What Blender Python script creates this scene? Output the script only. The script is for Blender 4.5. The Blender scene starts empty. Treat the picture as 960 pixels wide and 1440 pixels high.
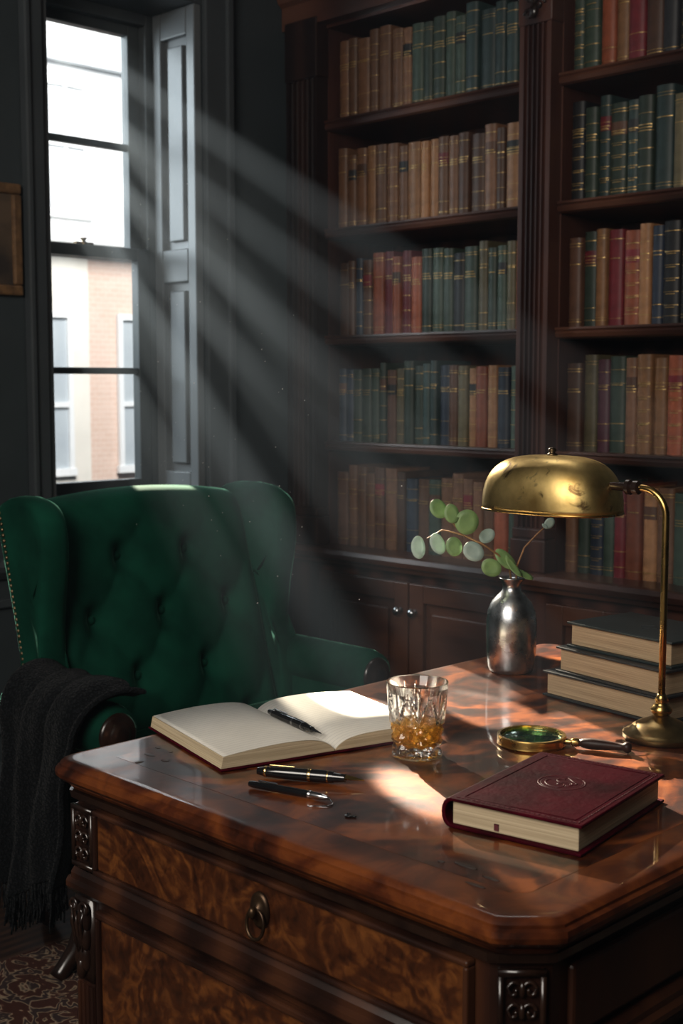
import bpy, bmesh, math, random
from mathutils import Vector, Matrix, Quaternion
random.seed(7)
PI = math.pi
C = bpy.context.scene.collection
sc = bpy.context.scene
CAMZ = 1.22
K = math.sqrt(0.5)
TH = math.radians(5.62)
FP = 1830.0
DZ = 0.77          # desk top height

def P(x, y, z):
    """ground-plan point at height z on the sight line of a photo position"""
    u = (x-480)/FP; v = (720-y)/FP
    F = math.cos(TH)+v*math.sin(TH); Z = -math.sin(TH)+v*math.cos(TH)
    t = (z-CAMZ)/Z
    return ((t*u-t*F)*K, (t*u+t*F)*K)

# ------------------------------------------------------------------ mesh helpers
ORIG = {}
class MB:
    def __init__(s): s.bm = bmesh.new(); s.mi = 0
    def face(s, vs):
        try:
            f = s.bm.faces.new(vs); f.material_index = s.mi; return f
        except ValueError: return None
    def box(s, x0, x1, y0, y1, z0, z1, M=None):
        pts = [(x0,y0,z0),(x1,y0,z0),(x1,y1,z0),(x0,y1,z0),(x0,y0,z1),(x1,y0,z1),(x1,y1,z1),(x0,y1,z1)]
        if M is not None: pts = [M @ Vector(p) for p in pts]
        v = [s.bm.verts.new(p) for p in pts]
        for q in ((3,2,1,0),(4,5,6,7),(0,1,5,4),(1,2,6,5),(2,3,7,6),(3,0,4,7)): s.face([v[i] for i in q])
        return s
    def rings(s, rings, close=True, cap0=True, cap1=True, M=None):
        R = []
        for r in rings:
            R.append([s.bm.verts.new((M @ Vector(p)) if M is not None else p) for p in r])
        n = len(R[0])
        for a, b in zip(R, R[1:]):
            for i in range(n if close else n-1):
                j = (i+1) % n
                s.face([a[i], a[j], b[j], b[i]])
        if cap0: s.face(list(reversed(R[0])))
        if cap1: s.face(R[-1])
        return R
    def lathe(s, prof, n=32, c=(0,0,0), M=None, cap0=True, cap1=True):
        rs = []
        for r, z in prof:
            r = max(r, 1e-5)
            rs.append([(c[0]+r*math.cos(2*PI*i/n), c[1]+r*math.sin(2*PI*i/n), c[2]+z) for i in range(n)])
        s.rings(rs, True, cap0, cap1, M); return s
    def tube(s, pts, r, n=8, M=None):
        pts = [Vector(p) for p in pts]; rs = []
        up = Vector((0,0,1))
        for i, p in enumerate(pts):
            d = (pts[min(i+1,len(pts)-1)]-pts[max(i-1,0)]).normalized()
            a = d.cross(up)
            if a.length < 1e-3: a = d.cross(Vector((1,0,0)))
            a.normalize(); b = a.cross(d).normalized()
            rr = r[i] if isinstance(r, (list,tuple)) else r
            rs.append([p+a*rr*math.cos(2*PI*k/n)+b*rr*math.sin(2*PI*k/n) for k in range(n)])
        s.rings(rs, True, True, True, M); return s
    def ell(s, c, r, n=12, m=8, M=None):
        if not isinstance(r, (tuple,list)): r = (r,r,r)
        rs = []
        for j in range(m+1):
            a = -PI/2+PI*j/m
            q = max(math.cos(a), 1e-3)
            rs.append([(c[0]+r[0]*q*math.cos(2*PI*i/n), c[1]+r[1]*q*math.sin(2*PI*i/n), c[2]+r[2]*math.sin(a)) for i in range(n)])
        s.rings(rs, True, True, True, M); return s
    def torus(s, c, R, r, n=28, m=8, M=None, sy=1.0):
        rs = []
        for i in range(n+1):
            a = 2*PI*i/n
            rs.append([(c[0]+(R+r*math.cos(2*PI*j/m))*math.cos(a), c[1]+(R*sy+r*math.cos(2*PI*j/m))*math.sin(a), c[2]+r*math.sin(2*PI*j/m)) for j in range(m)])
        s.rings(rs, True, False, False, M); bmesh.ops.remove_doubles(s.bm, verts=s.bm.verts, dist=1e-6); return s
    def prism(s, poly, a, b, axis='y', M=None):
        def mk(p, h):
            if axis == 'y': return (p[0], h, p[1])
            if axis == 'x': return (h, p[0], p[1])
            return (p[0], p[1], h)
        s.rings([[mk(p,a) for p in poly],[mk(p,b) for p in poly]], True, True, True, M); return s
    def build(s, name, mats, parent=None, smooth=False, bevel=0, seg=2, world=False, sub=0, solid=0, ang=None):
        bmesh.ops.recalc_face_normals(s.bm, faces=s.bm.faces)
        me = bpy.data.meshes.new(name); s.bm.to_mesh(me); s.bm.free()
        o = bpy.data.objects.new(name, me); C.objects.link(o)
        org = Vector((0,0,0))
        if parent is not None:
            o.parent = parent
            org = ORIG.get(parent, Vector((0,0,0)))
            if world: me.transform(Matrix.Translation(-org))
        ORIG[o] = org
        for m in (mats if isinstance(mats,(list,tuple)) else [mats]): me.materials.append(m)
        if smooth:
            for p in me.polygons: p.use_smooth = True
        if bevel:
            b = o.modifiers.new('bevel','BEVEL'); b.width = bevel; b.segments = seg; b.limit_method = 'ANGLE'; b.angle_limit = math.radians(40)
        if solid:
            q = o.modifiers.new('solid','SOLIDIFY'); q.thickness = solid; q.offset = 0
        if sub:
            q = o.modifiers.new('sub','SUBSURF'); q.levels = sub; q.render_levels = sub
        if ang:
            try: me.set_sharp_from_angle(angle=math.radians(ang))
            except Exception: pass
        return o

def tag(o, label=None, cat=None, group=None, kind=None):
    if label: o['label'] = label
    if cat: o['category'] = cat
    if group: o['group'] = group
    if kind: o['kind'] = kind
    return o
def thing(name, label, cat, loc=(0,0,0), rz=0, group=None, kind=None):
    o = bpy.data.objects.new(name, None); C.objects.link(o)
    o.location = loc; o.rotation_euler = (0,0,rz); o.empty_display_size = .05
    ORIG[o] = Vector(loc)
    return tag(o, label, cat, group, kind)
def struct(name, mb, m, parent=None, **k):
    o = mb.build(name, m, parent, **k)
    if parent is None: o['kind'] = 'structure'
    return o

# ------------------------------------------------------------------ materials
def base_mat(name):
    m = bpy.data.materials.new(name); m.use_nodes = True
    return m, m.node_tree, m.node_tree.nodes['Principled BSDF']
def setp(b, **k):
    names = dict(rough='Roughness', metal='Metallic', coat='Coat Weight', coatr='Coat Roughness', sheen='Sheen Weight',
                 sheenr='Sheen Roughness', trans='Transmission Weight', ior='IOR', spec='Specular IOR Level', emis='Emission Strength', sss='Subsurface Weight')
    for a, v in k.items():
        if a == 'sheent': b.inputs['Sheen Tint'].default_value = (*v,1)
        elif a == 'emisc': b.inputs['Emission Color'].default_value = (*v,1)
        else: b.inputs[names[a]].default_value = v
def ramp(nt, stops):
    r = nt.nodes.new('ShaderNodeValToRGB'); e = r.color_ramp.elements
    while len(e) < len(stops): e.new(.5)
    for q, (p, c) in zip(e, stops): q.position = p; q.color = (*c, 1)
    return r
def coords(nt, scale=(1,1,1), rot=(0,0,0), out='Object'):
    t = nt.nodes.new('ShaderNodeTexCoord'); mp = nt.nodes.new('ShaderNodeMapping')
    mp.inputs['Scale'].default_value = scale; mp.inputs['Rotation'].default_value = rot
    nt.links.new(t.outputs[out], mp.inputs['Vector']); return mp
def noise(nt, vec, s, d=4, rgh=.55, dist=0):
    n = nt.nodes.new('ShaderNodeTexNoise'); n.inputs['Scale'].default_value = s; n.inputs['Detail'].default_value = d
    n.inputs['Roughness'].default_value = rgh; n.inputs['Distortion'].default_value = dist
    nt.links.new(vec.outputs[0], n.inputs['Vector']); return n
def bump(nt, b, h, strength, dist=.002):
    q = nt.nodes.new('ShaderNodeBump'); q.inputs['Strength'].default_value = strength; q.inputs['Distance'].default_value = dist
    nt.links.new(h, q.inputs['Height']); nt.links.new(q.outputs[0], b.inputs['Normal']); return q
def pm(name, c1, c2=None, ns=20, nd=4, bs=0, bscale=None, bdist=.002, scale=(1,1,1), rvar=0, lo=.35, hi=.65, **k):
    m, nt, b = base_mat(name)
    c2 = c2 or tuple(x*.7 for x in c1)
    mp = coords(nt, scale); n = noise(nt, mp, ns, nd)
    r = ramp(nt, [(lo,c2),(hi,c1)])
    nt.links.new(n.outputs['Fac'], r.inputs['Fac']); nt.links.new(r.outputs[0], b.inputs['Base Color'])
    setp(b, **k)
    if rvar:
        mr = nt.nodes.new('ShaderNodeMapRange'); mr.inputs['To Min'].default_value = k.get('rough',.5)-rvar; mr.inputs['To Max'].default_value = k.get('rough',.5)+rvar
        n3 = noise(nt, mp, ns*.6, 5)
        nt.links.new(n3.outputs['Fac'], mr.inputs['Value']); nt.links.new(mr.outputs[0], b.inputs['Roughness'])
    if bs:
        n2 = noise(nt, mp, bscale or ns*4, 6)
        bump(nt, b, n2.outputs['Fac'], bs, bdist)
    return m
def wood(name, dark, mid, lite, scale=(1,1,1), rot=(0,0,0), ns=3, ws=2.0, dist=8, rough=.3, coat=.6, coatr=.12, burl=.5, spec=.5, stops=(.18,.48,.8)):
    m, nt, b = base_mat(name)
    mp = coords(nt, scale, rot)
    n = noise(nt, mp, ns, 8, .6, 2.2)
    w = nt.nodes.new('ShaderNodeTexWave'); w.inputs['Scale'].default_value = ws; w.inputs['Distortion'].default_value = dist
    w.inputs['Detail'].default_value = 5; w.inputs['Detail Scale'].default_value = 1.6; w.inputs['Detail Roughness'].default_value = .6
    nt.links.new(mp.outputs[0], w.inputs['Vector'])
    mx = nt.nodes.new('ShaderNodeMix'); mx.data_type = 'FLOAT'; mx.inputs[0].default_value = burl
    nt.links.new(w.outputs['Fac'], mx.inputs[2]); nt.links.new(n.outputs['Fac'], mx.inputs[3])
    r = ramp(nt, [(stops[0],dark),(stops[1],mid),(stops[2],lite)])
    nt.links.new(mx.outputs[0], r.inputs['Fac']); nt.links.new(r.outputs[0], b.inputs['Base Color'])
    setp(b, rough=rough, coat=coat, coatr=coatr, spec=spec)
    n2 = noise(nt, mp, ns*14, 6)
    bump(nt, b, n2.outputs['Fac'], .06, .002)
    return m
def burlmat(name, dark, mid, lite, s=10, rough=.3, coat=.7, amp=.12, freq=40, scale=(1,1,1), coatr=.12, spec=.5):
    """swirling burr veneer: contour lines of a domain-warped noise"""
    m, nt, b = base_mat(name)
    mp = coords(nt, scale)
    n1 = noise(nt, mp, s*.55, 3, .5, 1.6)
    mul = nt.nodes.new('ShaderNodeMath'); mul.operation = 'MULTIPLY'; mul.inputs[1].default_value = freq
    nt.links.new(n1.outputs['Fac'], mul.inputs[0])
    sn = nt.nodes.new('ShaderNodeMath'); sn.operation = 'SINE'; nt.links.new(mul.outputs[0], sn.inputs[0])
    n2 = noise(nt, mp, s*3.0, 8, .65, 1.2)
    sc1 = nt.nodes.new('ShaderNodeMath'); sc1.operation = 'MULTIPLY_ADD'; sc1.inputs[1].default_value = amp; sc1.inputs[2].default_value = 0
    nt.links.new(sn.outputs[0], sc1.inputs[0])
    ad = nt.nodes.new('ShaderNodeMath'); ad.operation = 'ADD'
    nt.links.new(sc1.outputs[0], ad.inputs[0]); nt.links.new(n2.outputs['Fac'], ad.inputs[1])
    r = ramp(nt, [(.25,dark),(.5,mid),(.78,lite)])
    nt.links.new(ad.outputs[0], r.inputs['Fac']); nt.links.new(r.outputs[0], b.inputs['Base Color'])
    setp(b, rough=rough, coat=coat, coatr=coatr, spec=spec)
    return m

M = {}
M['wall'] = pm('wall_paint', (.034,.043,.048), (.028,.036,.040), ns=6, bs=.05, bscale=120, rough=.6)
M['wallpanel'] = pm('trim_paint', (.050,.058,.064), (.042,.049,.054), ns=5, rough=.42)
M['shut'] = pm('shutter_paint_daylit', (.115,.125,.132), (.096,.106,.113), ns=5, rough=.4)  # trim paint lightened, window daylight put into the shutter colour
M['sash'] = pm('sash_paint', (.05,.058,.06), (.04,.046,.05), ns=9, rough=.45)
M['ceil'] = pm('ceiling_paint', (.10,.105,.11), ns=5, rough=.8)
M['floor'] = wood('floor_boards', (.006,.003,.002), (.03,.013,.007), (.06,.026,.013), scale=(9,1,1), ns=3, ws=1.2, dist=3, rough=.4, coat=.2)
M['case'] = wood('bookcase_mahogany', (.016,.006,.005), (.040,.014,.010), (.075,.027,.017), scale=(1,1,.18), ns=7, ws=3, dist=3, rough=.45, coat=.2, coatr=.35, spec=.3)
M['casedark'] = wood('bookcase_mahogany_shaded', (.007,.003,.003), (.016,.007,.005), (.028,.011,.008), scale=(1,1,.18), ns=7, ws=3, dist=3, rough=.55, coat=0, spec=.2)  # left pilaster's copy of the mahogany with its shade put into the colour
M['caseh'] = wood('bookcase_mahogany_across', (.020,.007,.005), (.052,.018,.011), (.10,.037,.020), scale=(.18,1,1), ns=7, ws=3, dist=3, rough=.36, coat=.3, coatr=.25)
M['top'] = burlmat('desk_top_border', (.018,.0045,.002), (.066,.015,.0045), (.155,.041,.009), s=6, amp=.17, freq=28, rough=.42, coat=.55, coatr=.045, scale=(1,.7,1), spec=.2)
M['field'] = burlmat('desk_top_burl', (.019,.0038,.0016), (.074,.016,.0038), (.205,.052,.010), s=8, amp=.22, freq=30, rough=.42, coat=.70, scale=(1,.75,1), coatr=.03, spec=.2)
M['burl'] = burlmat('drawer_burl', (.013,.004,.002), (.056,.016,.005), (.165,.055,.013), s=13, amp=.11, freq=32, rough=.3, coat=.8, coatr=.07)
M['dark'] = wood('desk_carcass', (.008,.003,.002), (.026,.009,.005), (.06,.021,.009), scale=(1,1,.3), ns=8, ws=3, dist=4, rough=.34, coat=.4, coatr=.18)
M['ebony'] = pm('carved_dark_wood', (.022,.010,.006), (.009,.004,.003), ns=30, rough=.3, coat=.5)
M['turned'] = pm('turned_rosewood', (.030,.011,.007), (.013,.006,.004), ns=30, rough=.42, spec=.2)
M['velvet'] = pm('green_velvet', (.006,.060,.036), (.003,.027,.017), ns=6, nd=6, bs=.2, bscale=300, bdist=.001, rough=.9, sheen=1.0, sheenr=.17, sheent=(.30,.78,.55), spec=.05)
M['nail'] = pm('nail_brass', (.30,.21,.12), ns=50, metal=1, rough=.4)
M['brass'] = pm('aged_brass', (.62,.41,.13), (.36,.22,.07), ns=22, nd=6, metal=1, rough=.27, rvar=.14, bs=.08, bscale=60)
def patina():
    m = pm('patinated_brass_shade', (.92,.67,.26), (.50,.32,.10), ns=20, nd=7, metal=1, rough=.36, rvar=.20, bs=.18, bscale=40)
    nt = m.node_tree; b = nt.nodes['Principled BSDF']
    mp = coords(nt); n = noise(nt, mp, 38, 5, .6, .8)
    r = ramp(nt, [(.59,(0,0,0)),(.70,(.9,.9,.9))]); nt.links.new(n.outputs['Fac'], r.inputs['Fac'])
    old = b.inputs['Base Color'].links[0].from_socket
    mx = nt.nodes.new('ShaderNodeMix'); mx.data_type = 'RGBA'
    nt.links.new(r.outputs[0], mx.inputs[0]); nt.links.new(old, mx.inputs[6]); mx.inputs[7].default_value = (.11,.06,.025,1)
    nt.links.new(mx.outputs[2], b.inputs['Base Color'])
    return m
M['shade'] = patina()
M['darkbrass'] = pm('dark_brass', (.17,.12,.06), (.07,.045,.025), ns=30, metal=1, rough=.40)
M['pull'] = pm('blackened_bronze', (.085,.050,.026), (.035,.020,.012), ns=30, metal=.8, rough=.38)
M['basebrass'] = pm('worn_base_brass', (.42,.29,.12), (.22,.15,.065), ns=30, metal=1, rough=.34)
M['pewter'] = pm('pewter', (.84,.87,.90), (.24,.25,.26), ns=30, nd=8, metal=1, rough=.28, rvar=.16, bs=.14, bscale=60)
M['steel'] = pm('polished_steel', (.6,.6,.62), (.5,.5,.52), ns=20, metal=1, rough=.16)
M['gold'] = pm('gilt', (.48,.32,.12), (.24,.155,.06), ns=200, nd=5, metal=.7, rough=.42)
M['goldpen'] = pm('gold_trim', (.80,.55,.22), ns=40, metal=1, rough=.2)
M['resin'] = pm('black_resin', (.008,.008,.009), ns=20, rough=.14, coat=.6)
M['leaf'] = pm('eucalyptus_leaf', (.18,.29,.095), (.10,.18,.06), ns=30, rough=.5)
M['leafgrey'] = pm('silvery_leaf', (.33,.42,.37), (.23,.31,.27), ns=30, rough=.55)
M['twig'] = pm('twig', (.34,.16,.06), (.20,.10,.04), ns=60, rough=.6)
M['burg'] = pm('burgundy_leather', (.056,.0016,.0070), (.020,.0010,.0032), ns=14, nd=9, bs=.7, bscale=110, bdist=.0016, rough=.60, spec=.03)
M['burgdark'] = pm('embossed_leather', (.080,.006,.012), (.045,.003,.007), ns=40, rough=.42, spec=.25)
M['thread'] = pm('stitching', (.10,.014,.020), ns=60, rough=.6)
M['stackcover'] = pm('slate_book_cloth', (.019,.022,.024), (.012,.014,.016), ns=14, bs=.15, bscale=300, rough=.55)
M['stackgreen'] = pm('dark_green_book_cloth', (.020,.030,.031), (.013,.021,.022), ns=14, bs=.15, bscale=300, rough=.5)
M['ink'] = pm('dried_ink', (.006,.005,.006), ns=60, rough=.22)
M['stain'] = pm('rubbed_stain', (.016,.009,.007), (.03,.014,.008), ns=60, rough=.5)
M['mote'] = pm('dust', (.6,.58,.55), ns=60, rough=1)
def knit():
    m, nt, b = base_mat('charcoal_wool')
    mp = coords(nt)
    v = nt.nodes.new('ShaderNodeTexVoronoi'); v.inputs['Scale'].default_value = 220; nt.links.new(mp.outputs[0], v.inputs['Vector'])
    n = noise(nt, mp, 320, 4)
    ad = nt.nodes.new('ShaderNodeMath'); ad.operation = 'MULTIPLY_ADD'; ad.inputs[1].default_value = -1.0
    nt.links.new(v.outputs['Distance'], ad.inputs[0]); nt.links.new(n.outputs['Fac'], ad.inputs[2])
    r = ramp(nt, [(.0,(.006,.007,.008)),(.55,(.022,.024,.028))]); nt.links.new(ad.outputs[0], r.inputs['Fac']); nt.links.new(r.outputs[0], b.inputs['Base Color'])
    bump(nt, b, ad.outputs[0], .8, .006); setp(b, rough=1, sheen=.05, sheenr=.5, spec=.02); return m
M['throw'] = knit()

def pages(name, c1, c2, axis, s=900, lo=.3, hi=.7):
    m, nt, b = base_mat(name)
    sc_ = [6,6,6]; sc_[axis] = s
    mp = coords(nt, tuple(sc_)); n = noise(nt, mp, 1, 3)
    r = ramp(nt, [(lo,c2),(hi,c1)]); nt.links.new(n.outputs['Fac'], r.inputs['Fac']); nt.links.new(r.outputs[0], b.inputs['Base Color'])
    bump(nt, b, n.outputs['Fac'], .35, .0006); setp(b, rough=.8); return m
M['pages_z'] = pages('page_edges', (.58,.47,.31), (.33,.25,.15), 2)
M['pages_old'] = pages('old_page_edges', (.46,.34,.21), (.22,.15,.085), 2)
M['pages_x'] = pages('page_edges_upright', (.36,.27,.16), (.20,.14,.08), 0)
def paper():
    m, nt, b = base_mat('journal_paper')
    mp = coords(nt, (1,1,1)); n = noise(nt, mp, 8, 3)
    r = ramp(nt, [(.3,(.58,.55,.49)),(.7,(.70,.67,.60))]); nt.links.new(n.outputs['Fac'], r.inputs['Fac'])
    w = nt.nodes.new('ShaderNodeTexWave'); w.bands_direction = 'Y'; w.inputs['Scale'].default_value = 40; nt.links.new(mp.outputs[0], w.inputs['Vector'])
    r2 = ramp(nt, [(.0,(.80,.80,.83)),(.10,(1,1,1))]); nt.links.new(w.outputs['Fac'], r2.inputs['Fac'])
    mx = nt.nodes.new('ShaderNodeMix'); mx.data_type = 'RGBA'; mx.blend_type = 'MULTIPLY'; mx.inputs[0].default_value = 1
    nt.links.new(r.outputs[0], mx.inputs[6]); nt.links.new(r2.outputs[0], mx.inputs[7]); nt.links.new(mx.outputs[2], b.inputs['Base Color'])
    setp(b, rough=.8); return m
M['paper'] = paper()
def crystal():
    """clear lead crystal: refracting glass with a share of straight transmission so that light reaches through it"""
    m = bpy.data.materials.new('cut_crystal'); m.use_nodes = True; nt = m.node_tree; nt.nodes.clear()
    o = nt.nodes.new('ShaderNodeOutputMaterial'); g = nt.nodes.new('ShaderNodeBsdfGlass'); g.inputs['IOR'].default_value = 1.54; g.inputs['Roughness'].default_value = 0
    t = nt.nodes.new('ShaderNodeBsdfTransparent'); t.inputs[0].default_value = (.99,.99,.99,1)
    x = nt.nodes.new('ShaderNodeMixShader'); x.inputs[0].default_value = .15
    nt.links.new(g.outputs[0], x.inputs[1]); nt.links.new(t.outputs[0], x.inputs[2]); nt.links.new(x.outputs[0], o.inputs[0]); return m
M['crystal'] = crystal()
def whisky():
    m, nt, b = base_mat('amber_whisky'); b.inputs['Base Color'].default_value = (1.0,.50,.06,1)
    setp(b, trans=.74, rough=0, ior=1.36); return m
M['whisky'] = whisky()
def winglass(name, tint, gl, gcol=(.8,.8,.8)):
    m = bpy.data.materials.new(name); m.use_nodes = True; nt = m.node_tree; nt.nodes.clear()
    o = nt.nodes.new('ShaderNodeOutputMaterial'); t = nt.nodes.new('ShaderNodeBsdfTransparent'); g = nt.nodes.new('ShaderNodeBsdfGlossy')
    g.inputs['Roughness'].default_value = .03; g.inputs['Color'].default_value = (*gcol,1); t.inputs[0].default_value = (*tint,1)
    x = nt.nodes.new('ShaderNodeMixShader'); x.inputs[0].default_value = gl
    nt.links.new(t.outputs[0], x.inputs[1]); nt.links.new(g.outputs[0], x.inputs[2]); nt.links.new(x.outputs[0], o.inputs[0]); return m
M['pane'] = winglass('window_glass', (.97,.98,.98), .05)
M['lens'] = winglass('lens_glass', (.66,.98,.93), .30, (.75,1.0,.97))
def rugmat():
    m, nt, b = base_mat('oriental_rug')
    mp = coords(nt, (1,1,1))
    n = noise(nt, mp, 9, 2, .5, 3.0)
    v = nt.nodes.new('ShaderNodeTexVoronoi'); v.inputs['Scale'].default_value = 7; nt.links.new(mp.outputs[0], v.inputs['Vector'])
    w = nt.nodes.new('ShaderNodeMath'); w.operation = 'ADD'
    nt.links.new(n.outputs['Fac'], w.inputs[0]); nt.links.new(v.outputs['Distance'], w.inputs[1])
    ms = nt.nodes.new('ShaderNodeMath'); ms.operation = 'MULTIPLY'; ms.inputs[1].default_value = 16; nt.links.new(w.outputs[0], ms.inputs[0])
    sn = nt.nodes.new('ShaderNodeMath'); sn.operation = 'SINE'; nt.links.new(ms.outputs[0], sn.inputs[0])
    ma_ = nt.nodes.new('ShaderNodeMath'); ma_.operation = 'MULTIPLY_ADD'; ma_.inputs[1].default_value = .5; ma_.inputs[2].default_value = .5; nt.links.new(sn.outputs[0], ma_.inputs[0])
    r = ramp(nt, [(.30,(.060,.026,.020)),(.5,(.11,.05,.036)),(.62,(.38,.30,.21)),(.9,(.045,.03,.03))])
    nt.links.new(ma_.outputs[0], r.inputs['Fac']); nt.links.new(r.outputs[0], b.inputs['Base Color'])
    n2 = noise(nt, mp, 400, 3); bump(nt, b, n2.outputs['Fac'], .5, .004); setp(b, rough=1, spec=.05); return m
M['rug'] = rugmat()
M['fac_white'] = pm('pale_render_wall', (.80,.80,.79), (.70,.71,.71), ns=1.2, rough=.9)
M['fac_shade'] = pm('pale_grey_stone', (.62,.64,.66), (.56,.58,.60), ns=2, rough=.9)
M['fac_cream'] = pm('cream_stucco', (.76,.72,.64), (.68,.64,.57), ns=2, rough=.9)
def brickmat():
    m, nt, b = base_mat('peach_brick')
    mp = coords(nt, (1,1,1), (0, PI/2, PI/2)); bt = nt.nodes.new('ShaderNodeTexBrick')
    bt.inputs['Scale'].default_value = 5; bt.inputs['Color1'].default_value = (.62,.44,.35,1); bt.inputs['Color2'].default_value = (.66,.48,.39,1); bt.inputs['Mortar'].default_value = (.68,.55,.47,1)
    nt.links.new(mp.outputs[0], bt.inputs['Vector']); nt.links.new(bt.outputs[0], b.inputs['Base Color']); setp(b, rough=.9); return m
M['brick'] = brickmat()
M['fac_glass'] = pm('distant_window_glass', (.46,.50,.52), (.38,.42,.45), ns=2, rough=.3)
M['gilt_frame'] = pm('old_gilt_frame', (.24,.13,.06), (.12,.065,.033), ns=40, metal=.3, rough=.45)
M['canvas'] = pm('dim_painting', (.10,.065,.04), (.03,.022,.018), ns=9, nd=6, rough=.6)

def bookmat(name, c, leather=True):
    m, nt, b = base_mat(name)
    mp = coords(nt); oi = nt.nodes.new('ShaderNodeObjectInfo')
    n = noise(nt, mp, 30, 5)
    r = ramp(nt, [(.3,tuple(x*.65 for x in c)),(.7,tuple(x*1.2 for x in c))]); nt.links.new(n.outputs['Fac'], r.inputs['Fac'])
    h = nt.nodes.new('ShaderNodeHueSaturation')
    mr = nt.nodes.new('ShaderNodeMapRange'); mr.inputs['To Min'].default_value = .65; mr.inputs['To Max'].default_value = 1.45
    nt.links.new(oi.outputs['Random'], mr.inputs['Value']); nt.links.new(mr.outputs[0], h.inputs['Value'])
    nt.links.new(r.outputs[0], h.inputs['Color']); nt.links.new(h.outputs[0], b.inputs['Base Color'])
    n2 = noise(nt, mp, 220, 4); bump(nt, b, n2.outputs['Fac'], .2, .001)
    setp(b, rough=.5, spec=.35); return m
BC = {'B':('brown',(.135,.064,.034)),'N':('dark brown',(.075,.034,.020)),'T':('tan',(.27,.130,.058)),'R':('rust red',(.23,.060,.028)),
      'D':('oxblood',(.15,.016,.022)),'G':('dark green',(.036,.054,.040)),'E':('teal green',(.030,.052,.050)),'U':('navy',(.020,.028,.046)),
      'K':('black',(.016,.016,.018)),'O':('olive',(.10,.082,.044)),'C':('cream',(.40,.30,.18)),'P':('plum',(.070,.028,.040))}
BM = {k: bookmat('book_'+v[0].replace(' ','_'), v[1]) for k, v in BC.items()}

# ------------------------------------------------------------------ the room shell
XW = -3.12; YB = 3.22
WY0, WY1, WZ0, WZ1 = 1.97, 2.53, .86, 2.36
mb = MB(); mb.box(-3.6,1.6,-1.2,3.4,-.06,0); struct('floor', mb, M['floor'])
mb = MB(); mb.box(-3.42,1.6,-1.2,3.4,2.86,2.92); struct('ceiling', mb, M['ceil'])
mb = MB()
mb.box(-3.44,XW,-1.2,WY0,0,2.86); mb.box(-3.44,XW,WY1,3.4,0,2.86)
mb.box(-3.44,XW,WY0,WY1,0,WZ0); mb.box(-3.44,XW,WY0,WY1,WZ1,2.86)
struct('wall_left', mb, M['wall'])
mb = MB(); mb.box(XW,1.6,YB,YB+.15,0,2.86); struct('wall_back', mb, M['wall'])
mb = MB(); mb.prism([(XW,0),(XW+.025,0),(XW+.025,.15),(XW+.018,.17),(XW+.010,.185),(XW,.19)], -1.2, 2.88, 'y'); struct('baseboard_left', mb, M['wallpanel'])
mb = MB(); mb.prism([(XW,.69),(XW+.014,.695),(XW+.03,.715),(XW+.034,.73),(XW+.02,.745),(XW,.75)], -1.2, 2.88, 'y'); struct('trim_1', mb, M['wallpanel'])
mb = MB()
for y0, y1 in ((-.9,-.1),(0.0,.8),(.9,1.55),(1.65,2.6)):
    for (a,b_,c,d) in ((y0,y1,.27,.295),(y0,y1,.615,.64),(y0,y0+.025,.27,.64),(y1-.025,y1,.27,.64)):
        mb.box(XW,XW+.014,a,b_,c,d)
struct('trim_2', mb, M['wallpanel'], bevel=.004)
# crown moulding on the left wall
mb = MB(); mb.prism([(XW,2.70),(XW+.03,2.71),(XW+.05,2.76),(XW+.10,2.82),(XW+.11,2.86),(XW,2.86)], -1.2, 2.7, 'y'); struct('trim_3', mb, M['wallpanel'])

# window
w = bpy.data.objects.new('window_1', None); C.objects.link(w); w.location = (-3.36,2.25,WZ0); w['kind'] = 'structure'; ORIG[w] = Vector(w.location)
XG = -3.36
mb = MB()   # outer frame
mb.box(XG-.05,XG+.03,WY0,WY0+.05,WZ0,WZ1); mb.box(XG-.05,XG+.03,WY1-.05,WY1,WZ0,WZ1)
mb.box(XG-.05,XG+.03,WY0+.05,WY1-.05,WZ1-.05,WZ1); mb.box(XG-.05,XG+.03,WY0+.05,WY1-.05,WZ0,WZ0+.03)
mb.build('frame', M['sash'], w, world=True, bevel=.004)
def sash(name, x, z0, z1, zm):
    mb = MB(); a, b_ = WY0+.05, WY1-.05
    mb.box(x-.018,x+.018,a,a+.042,z0,z1); mb.box(x-.018,x+.018,b_-.042,b_,z0,z1)
    mb.box(x-.018,x+.018,a+.042,b_-.042,z0,z0+.035); mb.box(x-.018,x+.018,a+.042,b_-.042,z1-.035,z1)
    mb.box(x-.012,x+.012,a+.042,b_-.042,zm-.010,zm+.010)
    o = mb.build(name, M['sash'], w, world=True, bevel=.003)
    mb = MB(); mb.box(x-.002,x+.002,a+.04,b_-.04,z0+.03,z1-.03); mb.build('pane', M['pane'], o, world=True)
    return o
up = sash('upper_sash', XG-.022, 1.60, WZ1-.045, 1.945)
lo = sash('lower_sash', XG+.016, WZ0+.03, 1.635, 1.26)
mb = MB(); mb.lathe([(.014,0),(.014,.006),(.006,.010),(.006,.014),(.010,.017),(.010,.020),(0,.022)],14,(XG+.02,2.25,1.635)); mb.box(XG+.012,XG+.028,2.22,2.28,1.635,1.642)
mb.build('sash_lock', M['darkbrass'], lo, world=True, smooth=False)
mb = MB(); mb.box(XG-.05,XW+.05,WY0-.04,WY1+.06,WZ0-.035,WZ0); mb.build('sill', M['wallpanel'], w, world=True, bevel=.008)
mb = MB()   # casing round the opening
for (a,b_,c,d) in ((WY0-.05,WY0,WZ0,WZ1+.085),(WY1,WY1+.085,WZ0,WZ1+.085),(WY0,WY1,WZ1,WZ1+.085)):
    mb.box(XW,XW+.022,a,b_,c,d)
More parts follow.
